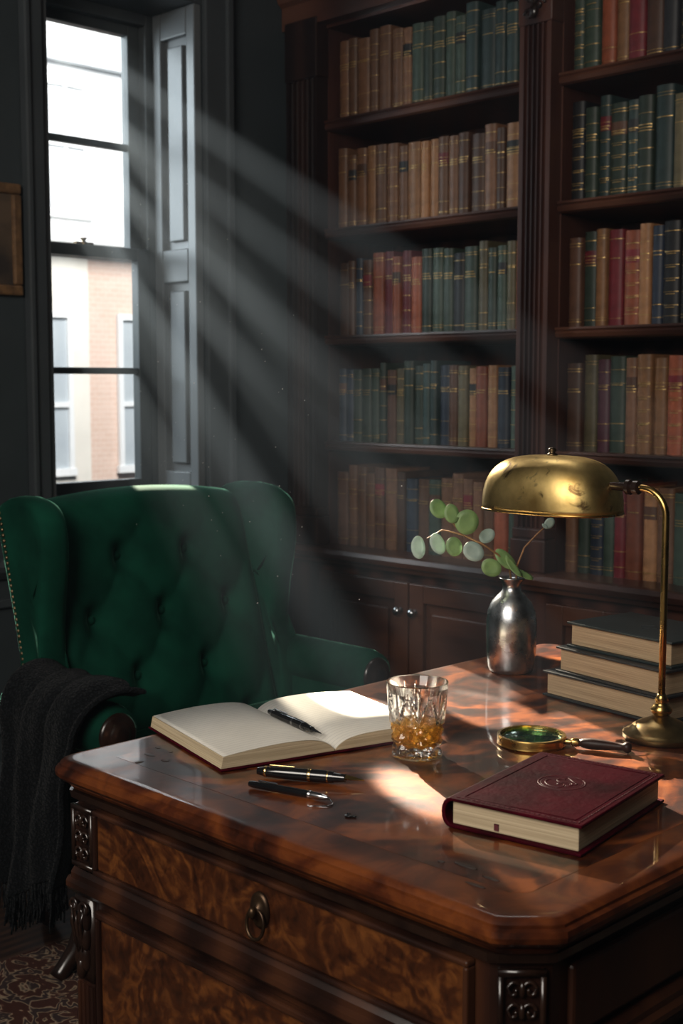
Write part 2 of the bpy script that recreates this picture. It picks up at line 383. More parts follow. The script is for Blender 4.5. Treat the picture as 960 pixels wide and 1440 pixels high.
for (a,b_,c,d) in ((WY0-.062,WY0-.044,WZ0,WZ1+.10),(WY1+.075,WY1+.10,WZ0,WZ1+.10),(WY0-.044,WY1+.075,WZ1+.075,WZ1+.10)):
    mb.box(XW,XW+.034,a,b_,c,d)
mb.build('casing', M['wallpanel'], w, world=True, bevel=.005)
def shutter(yf, s):
    mb = MB(); t = .028
    x0, x1 = XG+.035, XW
    def bx(a,b_,c,d,th): mb.box(a,b_,min(yf,yf-s*th),max(yf,yf-s*th),c,d)
    bx(x0,x1,WZ0,WZ1-.018,.008)
    for c, d in ((WZ0,WZ0+.09),(1.53,1.63),(WZ1-.10,WZ1-.018)): bx(x0+.040,x1-.040,c,d,t)
    bx(x0,x0+.040,WZ0,WZ1-.018,t); bx(x1-.040,x1,WZ0,WZ1-.018,t)
    for c, d in ((WZ0+.115,1.505),(1.655,WZ1-.125)): bx(x0+.066,x1-.066,c,d,.022)
    return mb.build('shutter_panel', M['shut'], w, world=True, bevel=.006)
shutter(WY1, 1); shutter(WY0, -1)
mb = MB(); mb.box(XG+.035,XW,WY0,WY1,WZ1-.018,WZ1); mb.build('head_lining', M['wallpanel'], w, world=True)

# ------------------------------------------------------------------ the house across the street
bl = thing('building', 'pale sunlit house across the street seen through the window', 'building', (-10.6,7.2,0))
mb = MB(); mb.box(-11.2,-10.6,3.0,13,2.55,6.5); mb.build('upper_wall', M['fac_white'], bl, world=True)  # its top stands in for the white sky in the upper panes
mb = MB(); mb.box(-11.2,-10.6,3.0,7.18,-1,2.45); mb.build('cream_wall', M['fac_cream'], bl, world=True)
mb = MB(); mb.box(-11.2,-10.62,7.18,13,-1,2.45); mb.build('brick_wall', M['brick'], bl, world=True)
mb = MB(); mb.prism([(-11.2,2.45),(-10.5,2.45),(-10.45,2.5),(-10.35,2.52),(-10.35,2.6),(-11.2,2.6)],3,13,'y'); mb.build('cornice', M['fac_white'], bl, world=True)
for y, dz in ((6.72,0),(5.4,0),(7.75,0),(6.95,2.42),(5.6,2.42)):
    mb = MB(); mb.box(-10.6,-10.55,y-.27,y+.27,.35+dz,.42+dz); mb.box(-10.6,-10.56,y-.25,y-.20,.42+dz,1.9+dz-dz*.12); mb.box(-10.6,-10.56,y+.20,y+.25,.42+dz,1.9+dz-dz*.12)
    zt = 1.9+dz-dz*.12
    mb.box(-10.6,-10.56,y-.2,y+.2,zt-.06,zt); mb.box(-10.6,-10.565,y-.2,y+.2,1.0+dz,1.05+dz); mb.box(-10.6,-10.57,y-.015,y+.015,.42+dz,zt-.06)
    f = mb.build('window', M['fac_white'], bl, world=True)
    mb = MB(); mb.box(-10.6,-10.59,y-.2,y+.2,.42+dz,zt-.06); mb.build('pane', M['fac_glass'] if dz == 0 else M['fac_shade'], f, world=True)
mb = MB(); mb.box(-10.6,-10.5,3,13,4.18,4.26); mb.build('string_course', M['fac_shade'], bl, world=True)

# ------------------------------------------------------------------ rug
mb = MB(); mb.box(-2.37,.5,-.3,2.45,0,.012)
tag(mb.build('rug', M['rug'], smooth=False, bevel=.004), 'worn oriental rug with red and beige pattern under the desk', 'rug')

# ------------------------------------------------------------------ bookcase
YF = 2.90
SH = [.71, 1.04, 1.37, 1.70, 2.03]     # shelf tops
bays = [(-2.955,-2.185),(-2.075,-1.58)]
bc = thing('bookcase', 'tall dark mahogany built-in bookcase with fluted pilasters and base cupboards', 'bookcase', (-2.25,3.05,0))
mb = MB(); mb.box(-3.10,-1.46,3.19,3.215,.05,2.34); mb.build('back_panel', M['case'], bc, world=True)
for x0, x1 in ((-3.10,-2.955),(-2.185,-2.075),(-1.58,-1.46)):
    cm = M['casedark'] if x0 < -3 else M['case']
    mb = MB(); mb.box(x0+.012,x1-.0,2.90,3.19,.69,2.34) if x0 < -3 else mb.box(x0,x1,2.90,3.19,.69,2.34)
    mb.build('upright', M['case'], bc, world=True)
    # fluted pilaster front: deep square-shouldered flutes
    pts = []; a, b_ = x0+.004, x1-.004
    nfl = 5; pts.append((a,2.90)); pts.append((a,2.850))
    wd = (b_-a-.024)/nfl
    pts.append((a+.012,2.850))
    for i in range(nfl):
        s0 = a+.012+i*wd
        for q in range(0,7):
            an = PI*q/6
            pts.append((s0+wd*.5-wd*.36*math.cos(an), 2.850+.013*math.sin(an)**.7))
        pts.append((s0+wd,2.850))
    pts.append((b_,2.850)); pts.append((b_,2.90))
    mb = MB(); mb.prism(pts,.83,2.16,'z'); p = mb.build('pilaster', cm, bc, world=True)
    mb = MB(); mb.box(x0-.004,x1+.004,2.842,2.90,.71,.80); mb.box(x0,x1,2.846,2.90,.80,.83)
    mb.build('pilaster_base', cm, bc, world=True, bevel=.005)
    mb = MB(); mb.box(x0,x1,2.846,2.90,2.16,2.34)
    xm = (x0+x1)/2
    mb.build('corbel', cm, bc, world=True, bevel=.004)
    if x0 < -3: continue
    mb = MB()
    for k in range(7):
        sp = []
        for q in range(18):
            t_ = q/17; rr = .020*(1-t_*.75); an = t_*3.6*PI*.6
            sgn = 1 if k % 2 else -1
            sp.append((xm+sgn*(.024-.0)+sgn*rr*math.cos(an)*.9-sgn*.008, 2.844-.004*t_, 2.185+k*.021+rr*math.sin(an)*.8))
        mb.tube(sp, .0042, 6)
    for k in range(4): mb.ell((xm,2.840,2.19+k*.035),(.014,.010,.018),10,6)
    mb.build('carving', M['ebony'], bc, world=True, smooth=True)
for z in SH[1:]:
    for x0, x1 in bays:
        mb = MB(); mb.prism([(3.19,z-.03),(2.893,z-.03),(2.884,z-.026),(2.880,z-.016),(2.884,z-.010),(2.878,z-.006),(2.880,z),(3.19,z)], x0, x1, 'x')
        mb.build('shelf', M['caseh'], bc, world=True)
mb = MB(); mb.box(-2.955,-1.58,2.89,3.19,2.31,2.34); mb.build('top_board', M['caseh'], bc, world=True)
mb = MB(); mb.prism([(3.2,2.32),(2.85,2.32),(2.85,2.39),(2.835,2.40),(2.82,2.43),(2.82,2.45),(2.79,2.46),(2.745,2.50),(2.71,2.56),(2.70,2.56),(2.70,2.60),(2.67,2.62),(2.66,2.66),(3.2,2.66)], -3.115, -1.40, 'x')
mb.build('cornice', M['caseh'], bc, world=True)
mb = MB(); mb.prism([(3.19,.66),(2.84,.66),(2.835,.672),(2.815,.68),(2.808,.695),(2.815,.707),(2.83,.71),(3.19,.71)], -3.10, -1.44, 'x')
mb.build('ledge', M['caseh'], bc, world=True)
mb = MB(); mb.box(-3.10,-1.46,2.87,3.19,.0,.66); mb.box(-3.11,-1.45,2.855,2.87,0,.10); mb.build('cabinet_body', M['case'], bc, world=True, bevel=.004)
def cab_door(x0, x1, knobside):
    z0, z1 = .13, .63; y = 2.87
    mb = MB(); f = .055
    mb.box(x0,x0+f,y-.02,y,z0,z1); mb.box(x1-f,x1,y-.02,y,z0,z1); mb.box(x0+f,x1-f,y-.02,y,z0,z0+f); mb.box(x0+f,x1-f,y-.02,y,z1-f,z1)
    mb.box(x0+f,x1-f,y-.006,y,z0+f,z1-f); mb.box(x0+f+.03,x1-f-.03,y-.016,y-.006,z0+f+.03,z1-f-.03)
    d = mb.build('door', M['caseh'], bc, world=True, bevel=.006)
    kx = x1-.026 if knobside > 0 else x0+.026
    mb = MB(); R = Matrix.Translation((kx,y-.02,.545)) @ Matrix.Rotation(PI/2,4,'X')
    mb.lathe([(.009,0),(.009,.003),(.005,.006),(.005,.012),(.013,.017),(.014,.023),(.009,.029),(0,.031)],16,M=R)
    mb.build('knob', M['steel'], d, world=True, smooth=True)
cab_door(-2.95,-2.572,1); cab_door(-2.566,-2.19,-1); cab_door(-2.07,-1.83,1); cab_door(-1.825,-1.585,-1)

# ------------------------------------------------------------------ books
def book_parts(w_, h, d, round_=.010, T=.003):
    """cover ring points for an upright book, spine towards -y"""
    outer = [(w_/2,d)]; inner = [(w_/2-T,d)]
    n = 8
    for i in range(n+1):
        a = PI*i/n
        outer.append((w_/2*math.cos(a), round_*.7-round_*math.sin(a)))
        inner.append(((w_/2-T)*math.cos(a), round_*.7+T-round_*.9*math.sin(a)))
    outer.append((-w_/2,d)); inner.append((-w_/2+T,d))
    return outer, inner
def cover_mb(w_, h, d, MX=None, round_=.010, T=.003):
    o, i = book_parts(w_,h,d,round_,T); mb = MB(); poly = o+list(reversed(i))
    n = len(o)
    rings_ = [[(p[0],p[1],0) for p in o],[(p[0],p[1],h) for p in o],[(p[0],p[1],h) for p in i],[(p[0],p[1],0) for p in i]]
    V = [[mb.bm.verts.new((MX @ Vector(p)) if MX is not None else p) for p in r] for r in rings_]
    for a in range(4):
        A, B = V[a], V[(a+1)%4]
        for k in range(n-1): mb.face([A[k],A[k+1],B[k+1],B[k]])
    for k in (0,n-1): mb.face([V[0][k],V[1][k],V[2][k],V[3][k]])
    return mb
def arc_strip(mb, w_, z0, z1, round_=.010, off=.0007, a0=0, a1=PI, n=8, MX=None):
    rs = []
    for z in (z0,z1):
        rs.append([])
        for i in range(n+1):
            a = a0+(a1-a0)*i/n
            p = ((w_/2+off)*math.cos(a), round_*.7-(round_+off)*math.sin(a)-off, z)
            rs[-1].append((MX @ Vector(p)) if MX is not None else p)
    mb.rings(rs, False, False, False)
ORD = ['first','second','third','fourth','fifth','sixth','seventh','eighth','ninth','tenth','eleventh','twelfth','thirteenth','fourteenth','fifteenth','sixteenth','seventeenth','eighteenth','nineteenth','twentieth','twenty-first','twenty-second']
ROWN = ['bottom shelf','fourth shelf down','third shelf down','second shelf down','top shelf']
ROWS = {
 (0,4):'BBBBBBBGGGGGEEEEC',
 (0,3):'BBBTBBBTTTBBNNBNTC',
 (0,2):'NNUNRDRDRGGGKGOGGOR',
 (0,1):'UUGGGGNOGGEEUNOTRTUGE',
 (0,0):'NBBBNBNUBGBBBBBRGG',
 (1,4):'GGRTDNKKGUB',
 (1,3):'KGEGEGEOTNB',
 (1,2):'NGTDRTUKKGB',
 (1,1):'NOPGBTTRTBN',
 (1,0):'BGUGDRTBGNB',
}
for (bay,row),seq in ROWS.items():
    x0, x1 = bays[bay]; z = SH[row]
    n = len(seq); tot = (x1-x0)-.022
    ws = [random.uniform(.76,1.24) for _ in seq]; s_ = sum(ws); ws = [q/s_*(tot-.0012*n) for q in ws]
    bn = 'left bay' if bay == 0 else 'right bay'
    grp = 'old books on the %s of the %s' % (ROWN[row], bn)
    x = x0+.008
    hb = random.uniform(.230,.242)
    for i, c in enumerate(seq):
        w_ = ws[i]; h = hb+random.uniform(-.016,.016)+ (.012 if bay else 0); d = random.uniform(.15,.18)
        if i == n-1 and bay == 0: h += .012
        yf = 2.925+random.uniform(0,.012)
        mb = cover_mb(w_,h,d)
        mb.mi = 1                                   # gilt tooling is surface pattern of the spine
        st = random.choice((0,1,2,3,4,4,5)) if bay == 0 else random.choice((0,1,2,3,4))
        zs = {0:[.1,.28,.46,.64,.82],1:[.07,.2,.74,.9],2:[.12,.3,.72,.86],3:[.06,.09,.9,.93],4:[.08,.90],5:[.9]}[st]
        for q in zs: arc_strip(mb,w_,h*q,h*q+random.choice((.0010,.0014,.0020)))
        for q in range(random.randint(1,3)):
            zc = h*(.70-.030*q); a = random.uniform(.5,.9); arc_strip(mb,w_,zc,zc+.0024,a0=a,a1=PI-a,n=5)
        if c in 'KUE' and bay and random.random() < .7 or (bay and random.random() < .2):
            for q in range(5):
                zc = h*(.16+.13*q); arc_strip(mb,w_,zc,zc+.0022,a0=1.0,a1=PI-1.0,n=4)
                arc_strip(mb,w_,zc+.006,zc+.0072,a0=.5,a1=PI-.5,n=5)
        lab = '%s book, %s from the left, %s of the %s' % (BC[c][0], ORD[i], ROWN[row], bn)
        o = mb.build('book', [BM[c], M['gold']], None, smooth=True, ang=35)
        o.location = (x+w_/2, yf, z); tag(o, lab, 'book', grp)
        mb = MB(); mb.box(-w_/2+.0032,w_/2-.0032,.008,d-.004,.004,h-.005); mb.build('page_block', M['pages_x'], o)
        if random.random() < .18:
            mb = MB(); arc_strip(mb,w_,h*.66,h*.80,off=.0004,a0=.25,a1=PI-.25); mb.build('title_label', BM[random.choice('KDN')], o)
        x += w_+.0012

# ------------------------------------------------------------------ picture
pc = thing('picture', 'small framed painting in a brown gilt frame left of the window', 'picture', (XW,1.70,1.60))
mb = MB()
y0,y1,z0,z1 = 1.62,1.898,1.455,1.75; f = .028
for (a,b_,c,d) in ((y0,y1,z0,z0+f),(y0,y1,z1-f,z1),(y0,y0+f,z0+f,z1-f),(y1-f,y1,z0+f,z1-f)): mb.box(XW,XW+.018,a,b_,c,d)
mb.build('frame', M['gilt_frame'], pc, world=True, bevel=.006)
mb = MB(); mb.box(XW,XW+.009,y0+f-.004,y1-f+.004,z0+f-.004,z1-f+.004); mb.build('canvas', M['canvas'], pc, world=True)

# ------------------------------------------------------------------ desk
DX0,DX1,DY0,DY1 = -1.345,-.612,.836,1.85
dk = thing('desk', 'large antique walnut writing desk with burl veneer and carved corners', 'desk', (-.97,1.34,0))
def outl(x0,x1,y0,y1,cs,d,seg=4):
    """outline with cut / rounded corners, offset inward by d"""
    x0+=d; y0+=d; x1-=d; y1-=d
    pts = []
    cor = [(x0,y0,1,1,0),(x1,y0,-1,1,1),(x1,y1,-1,-1,0),(x0,y1,1,-1,1)]
    for (cx,cy,sx,sy,fl), (c,kind) in zip(cor, cs):
        c = max(c-d*.586,.003)
        if kind == 'cant': q = [(cx,cy+sy*c),(cx+sx*c*.12,cy+sy*c*.80),(cx+sx*c*.80,cy+sy*c*.12),(cx+sx*c,cy)]
        else:
            q = [(cx+sx*c*(1-math.sin(a)), cy+sy*c*(1-math.cos(a))) for a in [PI/2*(1-k/3) for k in range(4)]]
        if fl: q = list(reversed(q))
        pts += q
    return pts
CS = [(.03,'round'),(.046,'cant'),(.03,'round'),(.03,'round')]
def sweep(prof, cs, x0=DX0,x1=DX1,y0=DY0,y1=DY1):
    mb = MB(); mb.rings([[(p[0],p[1],z) for p in outl(x0,x1,y0,y1,cs,d)] for d,z in prof]); return mb
prof = [(.030,.732),(.018,.734),(.014,.739),(.014,.743),(.006,.745),(.001,.750),(0,.755),(.001,.760),(.005,.762),(.005,.765),(.008,.768),(.011,.7695),(.013,.770),(.020,.770),(.050,.770)]
top = sweep(prof,CS).build('desktop', M['top'], dk, world=True, smooth=True, ang=22)
CSF = [(.03,'cant'),(.05,'cant'),(.03,'cant'),(.03,'cant')]
fld = sweep([(.060,.7700),(.0602,.7702)],CSF).build('veneer_panel', M['field'], top, world=True)
BX0,BX1,BY0,BY1 = -1.322,-.634,.855,1.825
CB = [(.008,'cant'),(.042,'cant'),(.008,'cant'),(.008,'cant')]
sweep([(0.006,.10),(0.006,.732)],CB,BX0,BX1,BY0,BY1).build('carcass', M['dark'], dk, world=True)
sweep([(0,.605),(-.006,.608),(-.010,.614),(-.010,.620),(-.004,.623),(-.004,.630),(0,.636),(.006,.638)],CB,BX0,BX1,BY0,BY1).build('moulding', M['dark'], dk, world=True, smooth=True, ang=30)
sweep([(-.010,.012),(-.010,.085),(-.004,.092),(.006,.10)],CB,BX0,BX1,BY0,BY1).build('plinth', M['dark'], dk, world=True)
sweep([(.004,.719),(-.002,.723),(-.004,.732)],CB,BX0,BX1,BY0,BY1).build('moulding', M['ebony'], dk, world=True)
yF = BY0+.006
DL, DR = -1.262, -.700
mb = MB(); mb.box(DL,DR,yF-.008,yF,.645,.712)
dr = mb.build('drawer', M['burl'], dk, world=True, bevel=.002)
mb = MB()
for (a,b_,c,d) in ((DL-.006,DR+.006,.639,.645),(DL-.006,DR+.006,.712,.718),(DL-.006,DL,.645,.712),(DR,DR+.006,.645,.712)): mb.box(a,b_,yF-.012,yF,c,d)
mb.build('cock_bead', M['dark'], dr, world=True, bevel=.002)
px, pz = -.970,.683
mb = MB(); R = Matrix.Translation((px,yF-.008,pz)) @ Matrix.Rotation(PI/2,4,'X') @ Matrix.Diagonal((.85,1.15,1,1))
mb.lathe([(.017,0),(.017,.002),(.013,.004),(.010,.004),(.008,.006),(.005,.007),(.004,.010),(.006,.012),(.004,.015),(0,.016)],24,M=R)
bp = mb.build('back_plate', M['pull'], dr, world=True, smooth=True)
mb = MB(); R = Matrix.Translation((px,yF-.016,pz-.013)) @ Matrix.Rotation(PI/2-.12,4,'X'); mb.torus((0,0,0),.013,.0019,28,8,M=R,sy=1.2)
mb.build('ring_pull', M['pull'], dr, world=True, smooth=True)
mb = MB(); mb.box(DL,DR,yF-.006,yF,.14,.585); pn = mb.build('panel', M['burl'], dk, world=True, bevel=.003)
mb = MB()
for (a,b_,c,d) in ((DL-.006,DR+.006,.130,.140),(DL-.006,DR+.006,.585,.595),(DL-.006,DL,.14,.585),(DR,DR+.006,.14,.585)): mb.box(a,b_,yF-.011,yF,c,d)
mb.build('panel_bead', M['dark'], pn, world=True, bevel=.003)
# side panels (right and chair side)
mb = MB()
for y0_,y1_ in ((.92,1.33),(1.36,1.79)): mb.box(BX1-.006,BX1+.002,y0_,y1_,.14,.585); mb.box(BX1-.006,BX1+.002,y0_,y1_,.645,.712)
mb.build('side_panel', M['dark'], dk, world=True, bevel=.004)
mb = MB()
for y0_,y1_ in ((.90,1.10),(1.58,1.79)): mb.box(BX0-.002,BX0+.006,y0_,y1_,.14,.585)
for y0_,y1_ in ((.90,1.33),(1.36,1.79)): mb.box(BX0-.002,BX0+.006,y0_,y1_,.645,.712)
mb.build('side_panel', M['dark'], dk, world=True, bevel=.004)
def carved_post(cx, cy, rz):
    """carving on a corner post; local x across, -y outward"""
    T = Matrix.Translation((cx,cy,0)) @ Matrix.Rotation(rz,4,'Z')
    mb = MB()
    hw = .021
    mb.box(-hw,hw,-.006,.004,.640,.716,M=T)
    p = mb.build('corner_post', M['dark'], dk, world=True, bevel=.002)
    mb = MB()
    for (a,b_,c,d) in ((-hw,hw,.640,.646),(-hw,hw,.710,.716),(-hw,-hw+.005,.646,.710),(hw-.005,hw,.646,.710)): mb.box(a,b_,-.010,-.005,c,d,M=T)
    for k in range(3):
        zc = .658+k*.020
        for s in (-1,1):
            sp = []
            for q in range(16):
                t_ = q/15; rr = .0085*(1-.75*t_); an = PI*2.2*t_
                sp.append((s*(.0075-rr*math.cos(an)*.8)+0, -.0085-.002*t_, zc+rr*math.sin(an)))
            mb.tube(sp,.0019,6,M=T)
        mb.ell((0,-.009,zc),(.0032,.004,.0075),8,6,M=T)
    mb.build('carving', M['ebony'], p, world=True, smooth=True)
    mb = MB()   # acanthus corbel below the moulding
    mb.box(-hw+.003,hw-.003,-.008,.004,.50,.603,M=T)
    for s in (-1,0,1):
        for q in range(3):
            zc = .582-q*.026; mb.ell((s*(.011-.002*q),-.011+.001*q,zc),(.0062,.0075,.017),10,8,M=T)
        mb.tube([(s*.010,-.017,.590),(s*.009,-.019,.575),(s*.007,-.016,.555),(s*.004,-.013,.530)],[.0022,.0026,.0022,.0012],6,M=T)
    for s in (-1,1): mb.torus((0,0,0),.0068,.0024,16,6,M=T @ Matrix.Translation((s*.0105,-.015,.594)) @ Matrix.Rotation(PI/2,4,'X'))
    mb.ell((0,-.012,.516),(.006,.007,.014),10,8,M=T)
    mb.build('corbel', M['ebony'], dk, world=True, smooth=True)
    mb = MB()
    for k in range(4): mb.tube([(-.0135+k*.009,-.006,.12),(-.0135+k*.009,-.006,.495)],.0035,8,M=T)
    mb.box(-hw+.003,hw-.003,-.006,.004,.10,.50,M=T)
    mb.build('pilaster', M['dark'], dk, world=True)
carved_post(-1.293,yF,0)
carved_post(BX1-.006-.0195,BY0+.006+.0195,PI/4)

def desk_mark(pts):
    mb = MB()
    for (x,y,rx,ry) in pts:
        c = P(x,y,DZ); mb.ell((c[0],c[1],DZ+.0004),(rx,ry,.0005),14,6)
    return mb
mb = desk_mark([(210,1062,.010,.004),(232,1070,.006,.004),(196,1072,.004,.006),(222,1052,.004,.003),(240,1058,.003,.003)])
mb.build('stain', M['stain'], top, world=True, smooth=True)
mb = desk_mark([(655,1218,.014,.004),(690,1236,.010,.003),(620,1212,.004,.003),(668,1245,.012,.003)])
mb.build('stain', M['stain'], top, world=True, smooth=True)
c = P(490,1149,DZ)
mb = MB()
for dx,dy,r in ((0,0,.005),(.005,.003,.003),(-.004,.004,.0025)): mb.ell((dx,dy,.0009),(r,r*.8,.0012),14,6)
o = mb.build('ink_blot', M['ink'], smooth=True); o.location = (c[0],c[1],DZ+.0006); tag(o,'small black ink blot on the desk below the pens','ink blot')

# ------------------------------------------------------------------ wing armchair (faces +x)
ch = thing('armchair', 'deep green velvet wingback armchair with buttoned back behind the desk', 'armchair', (-2.30,1.84,0))
def xc(z): return -.085-.155*((z-.40)/.56)     # centre line of the reclined back
NU, NW = 80, 80
SY, SZ = .195, .27
def ztop(u): return .948+.030*math.cos(u*PI/2)**.7 if abs(u) < 1 else .948
mb = MB()
def backpt(i,j,front):
    u = -1+2*i/NU; w_ = j/NW
    z = .36+(ztop(u)-.36)*w_; y = u*.305
    e = max(0,(1-abs(u)**8))*max(0,(1-abs(2*w_-1)**14)); e = e**.5
    a = y/SY+(z-.42)/SZ; b2 = y/SY-(z-.42)/SZ
    t = (abs(math.sin(PI*a))*abs(math.sin(PI*b2)))**.75
    dimple = abs(math.cos(PI*a))*abs(math.cos(PI*b2)); dimple = dimple**6
    edge = min(1,max(0,(1-abs(u))/.25))*min(1,max(0,(1-w_)/.28))
    edge = edge*edge*(3-2*edge)
    tuft = (.023+.014*t-.032*dimple)*edge+.036*(1-edge)
    if front: return (xc(z)+(.030+tuft)*e, y, z)
    return (xc(z)-.055*e, y, z)
VF = [[mb.bm.verts.new(backpt(i,j,True)) for j in range(NW+1)] for i in range(NU+1)]
VB = [[(VF[i][j] if i in (0,NU) or j in (0,NW) else mb.bm.verts.new(backpt(i,j,False))) for j in range(NW+1)] for i in range(NU+1)]
for G in (VF,VB):
    for i in range(NU):
        for j in range(NW): mb.face([G[i][j],G[i+1][j],G[i+1][j+1],G[i][j+1]])
back = mb.build('backrest', M['velvet'], ch, smooth=True)
for ia in range(-6,9):
    for ib in range(-8,6):
        y = SY*(ia+ib)/2; z = .42+SZ*(ia-ib)/2
        if abs(y) < .25 and .46 < z < .87:
            mb = MB(); mb.ell((xc(z)+.025,y,z),(.006,.0105,.0105),12,8); mb.build('button', M['velvet'], back, smooth=True)
wp = [(-.155,.42),(-.205,.62),(-.255,.80),(-.285,.92),(-.275,.955),(-.235,.972),(-.17,.976),(-.11,.966),(-.072,.94),(-.060,.90),(-.058,.84),(-.066,.77),(-.078,.70),(-.086,.64),(-.082,.60),(-.060,.57),(-.05,.53),(-.05,.42)]
def dense(pl, n=3):
    out = []; N = len(pl)
    for i in range(N):
        p0,p1,p2,p3 = pl[i-1],pl[i],pl[(i+1)%N],pl[(i+2)%N]
        for k in range(n):
            t = k/n
            out.append(tuple(.5*((2*p1[q])+(-p0[q]+p2[q])*t+(2*p0[q]-5*p1[q]+4*p2[q]-p3[q])*t*t+(-p0[q]+3*p1[q]-3*p2[q]+p3[q])*t**3) for q in (0,1)))
    return out
AZ = .533; AX1 = .205
for s in (-1,1):
    poly = dense(wp)
    cxm = sum(p[0] for p in poly)/len(poly); czm = sum(p[1] for p in poly)/len(poly)
    mb = MB(); rings_ = []
    hw = .034
    def sh(p, f):
        d = Vector((cxm-p[0], czm-p[1])); L = d.length; d.normalize(); q = f
        return (p[0]+d[0]*q, p[1]+d[1]*q)
    prof_ = [(.075,-hw+.004),(.022,-hw),(.008,-hw*.88),(.002,-hw*.5),(0,0),(.002,hw*.5),(.008,hw*.88),(.022,hw),(.075,hw-.004)]
    for ins, yy in prof_:
        r = []
        for p in poly:
            q = sh(p,ins)
            flare = max(0,(q[0]+.20))*.15
            r.append((q[0], s*(.312+flare)+yy, q[1]))
        rings_.append(r)
    mb.rings(rings_)
    wg = mb.build('wing', M['velvet'], ch, smooth=True)
    mb = MB()
    N = 40
    for k in range(N):
        t = k/(N-1); z = .46+.475*t
        x = -.152-.130*((z-.42)/.50)+.020
        mb.ell((x, s*(.312+.0335), z),(.0048,.0040,.0048),8,5)
    mb.build('nailhead_trim', M['nail'], wg, smooth=True)
    # rolled arm
    yc = s*.372
    mb = MB(); rr = .056; rs = []
    for k in range(13):
        t = k/12; x = -.16+(AX1+.16)*t; r_ = rr*(1.0 if 0 < k < 12 else .86)
        rs.append([(x, yc+r_*math.cos(2*PI*q/24), AZ+r_*math.sin(2*PI*q/24)) for q in range(24)])
    mb.rings(rs)
    am = mb.build('armrest', M['velvet'], ch, smooth=True)
    mb = MB(); mb.box(-.16,AX1-.012,yc-.042 if s>0 else yc-.012, yc+.012 if s>0 else yc+.042,.17,.52); mb.build('arm_panel', M['velvet'], am, bevel=.018, seg=3, smooth=True)
    mb = MB(); R = Matrix.Translation((AX1-.003,yc,AZ-.004)) @ Matrix.Rotation(PI/2,4,'Y')
    mb.lathe([(.044,0),(.044,.006),(.038,.012),(.028,.010),(.024,.016),(.012,.020),(0,.021)],28,M=R); mb.build('arm_scroll', M['ebony'], am, smooth=True)
mb = MB(); mb.box(-.15,AX1-.02,-.33,.33,.16,.35); mb.build('seat_frame', M['velvet'], ch, bevel=.02, seg=3, smooth=True)
mb = MB(); mb.box(-.055,AX1+.015,-.322,.322,.345,.455); mb.build('seat_cushion', M['velvet'], ch, bevel=.045, seg=5, smooth=True)
for sx, sy, kx, ky in ((-.13,-.30,-.05,0),(-.13,.30,-.05,0),(.095,-.370,-.010,-.075),(.095,.370,-.010,.075)):
    mb = MB(); mb.tube([(sx,sy,.18),(sx+kx*.1,sy+ky*.1,.12),(sx+kx*.45,sy+ky*.45,.06),(sx+kx*.9,sy+ky*.9,.022),(sx+kx,sy+ky,.0125)],[.028,.024,.019,.017,.019],12)
    mb.build('leg', M['ebony'], ch, smooth=True)

# ------------------------------------------------------------------ throw over the near arm
tw = thing('throw_blanket', 'charcoal knitted throw draped over the near arm of the green chair', 'blanket', (-2.25,1.40,0))
path = []
ca = (1.468,AZ); r0 = .066
for k in range(22):
    a = math.radians(62+ (190-62)*k/21); path.append((ca[0]+r0*math.cos(a), ca[1]+r0*math.sin(a), math.cos(a), math.sin(a)))
for k in range(1,40):
    t = k/39; path.append((ca[0]-r0*.985-.012*t, (AZ-.012)-(AZ-.012-.20)*t, -1, 0))
NX = 84
mb = MB(); G = []
for i in range(NX+1):
    f = i/NX; row = []
    for j, (y,z,ny,nz) in enumerate(path):
        s_ = j/(len(path)-1)
        amp = .012+.020*s_
        wv = math.sin(2*PI*2.9*f+1.1+.5*s_)+.30*math.sin(2*PI*6.2*f+2.0-.6*s_)
        diag = .7*math.sin(2*PI*(1.6*f+1.6*s_))
        off = .024+amp*(.66*wv+.35*diag)
        wdt = .33-.115*min(1,s_*1.8)
        x = -2.248+.03*(1-s_)-.014*s_+(f-.5)*wdt+.005*math.sin(5*s_+f*3)
        zz = z+nz*off
        if s_ > .6: zz -= (s_-.6)/.4*.03*math.sin(5*f+.5)
        row.append(mb.bm.verts.new((x, y+ny*off, zz)))
    G.append(row)
ends = [tuple(r[-1].co) for r in G]
for i in range(NX):
    for j in range(len(path)-1): mb.face([G[i][j],G[i+1][j],G[i+1][j+1],G[i][j+1]])
mb.build('knitted_cloth', M['throw'], tw, world=True, smooth=True, solid=.011, sub=1)
mb = MB()
for i in range(0,NX+1):
    p = ends[i]
    for q in range(2):
        ph = random.uniform(0,6); L = random.uniform(.05,.085); ox = random.uniform(-.003,.003); oy = random.uniform(-.004,.004)
        mb.tube([(p[0]+ox+.005*math.sin(ph+t*3)*t, p[1]+oy+.006*math.cos(ph+t*4)*t, p[2]+.004-L*t) for t in (0,.25,.5,.75,1)], .0019, 5)
tag(mb.build('fringe', M['throw'], tw, world=True, smooth=True), kind='stuff')

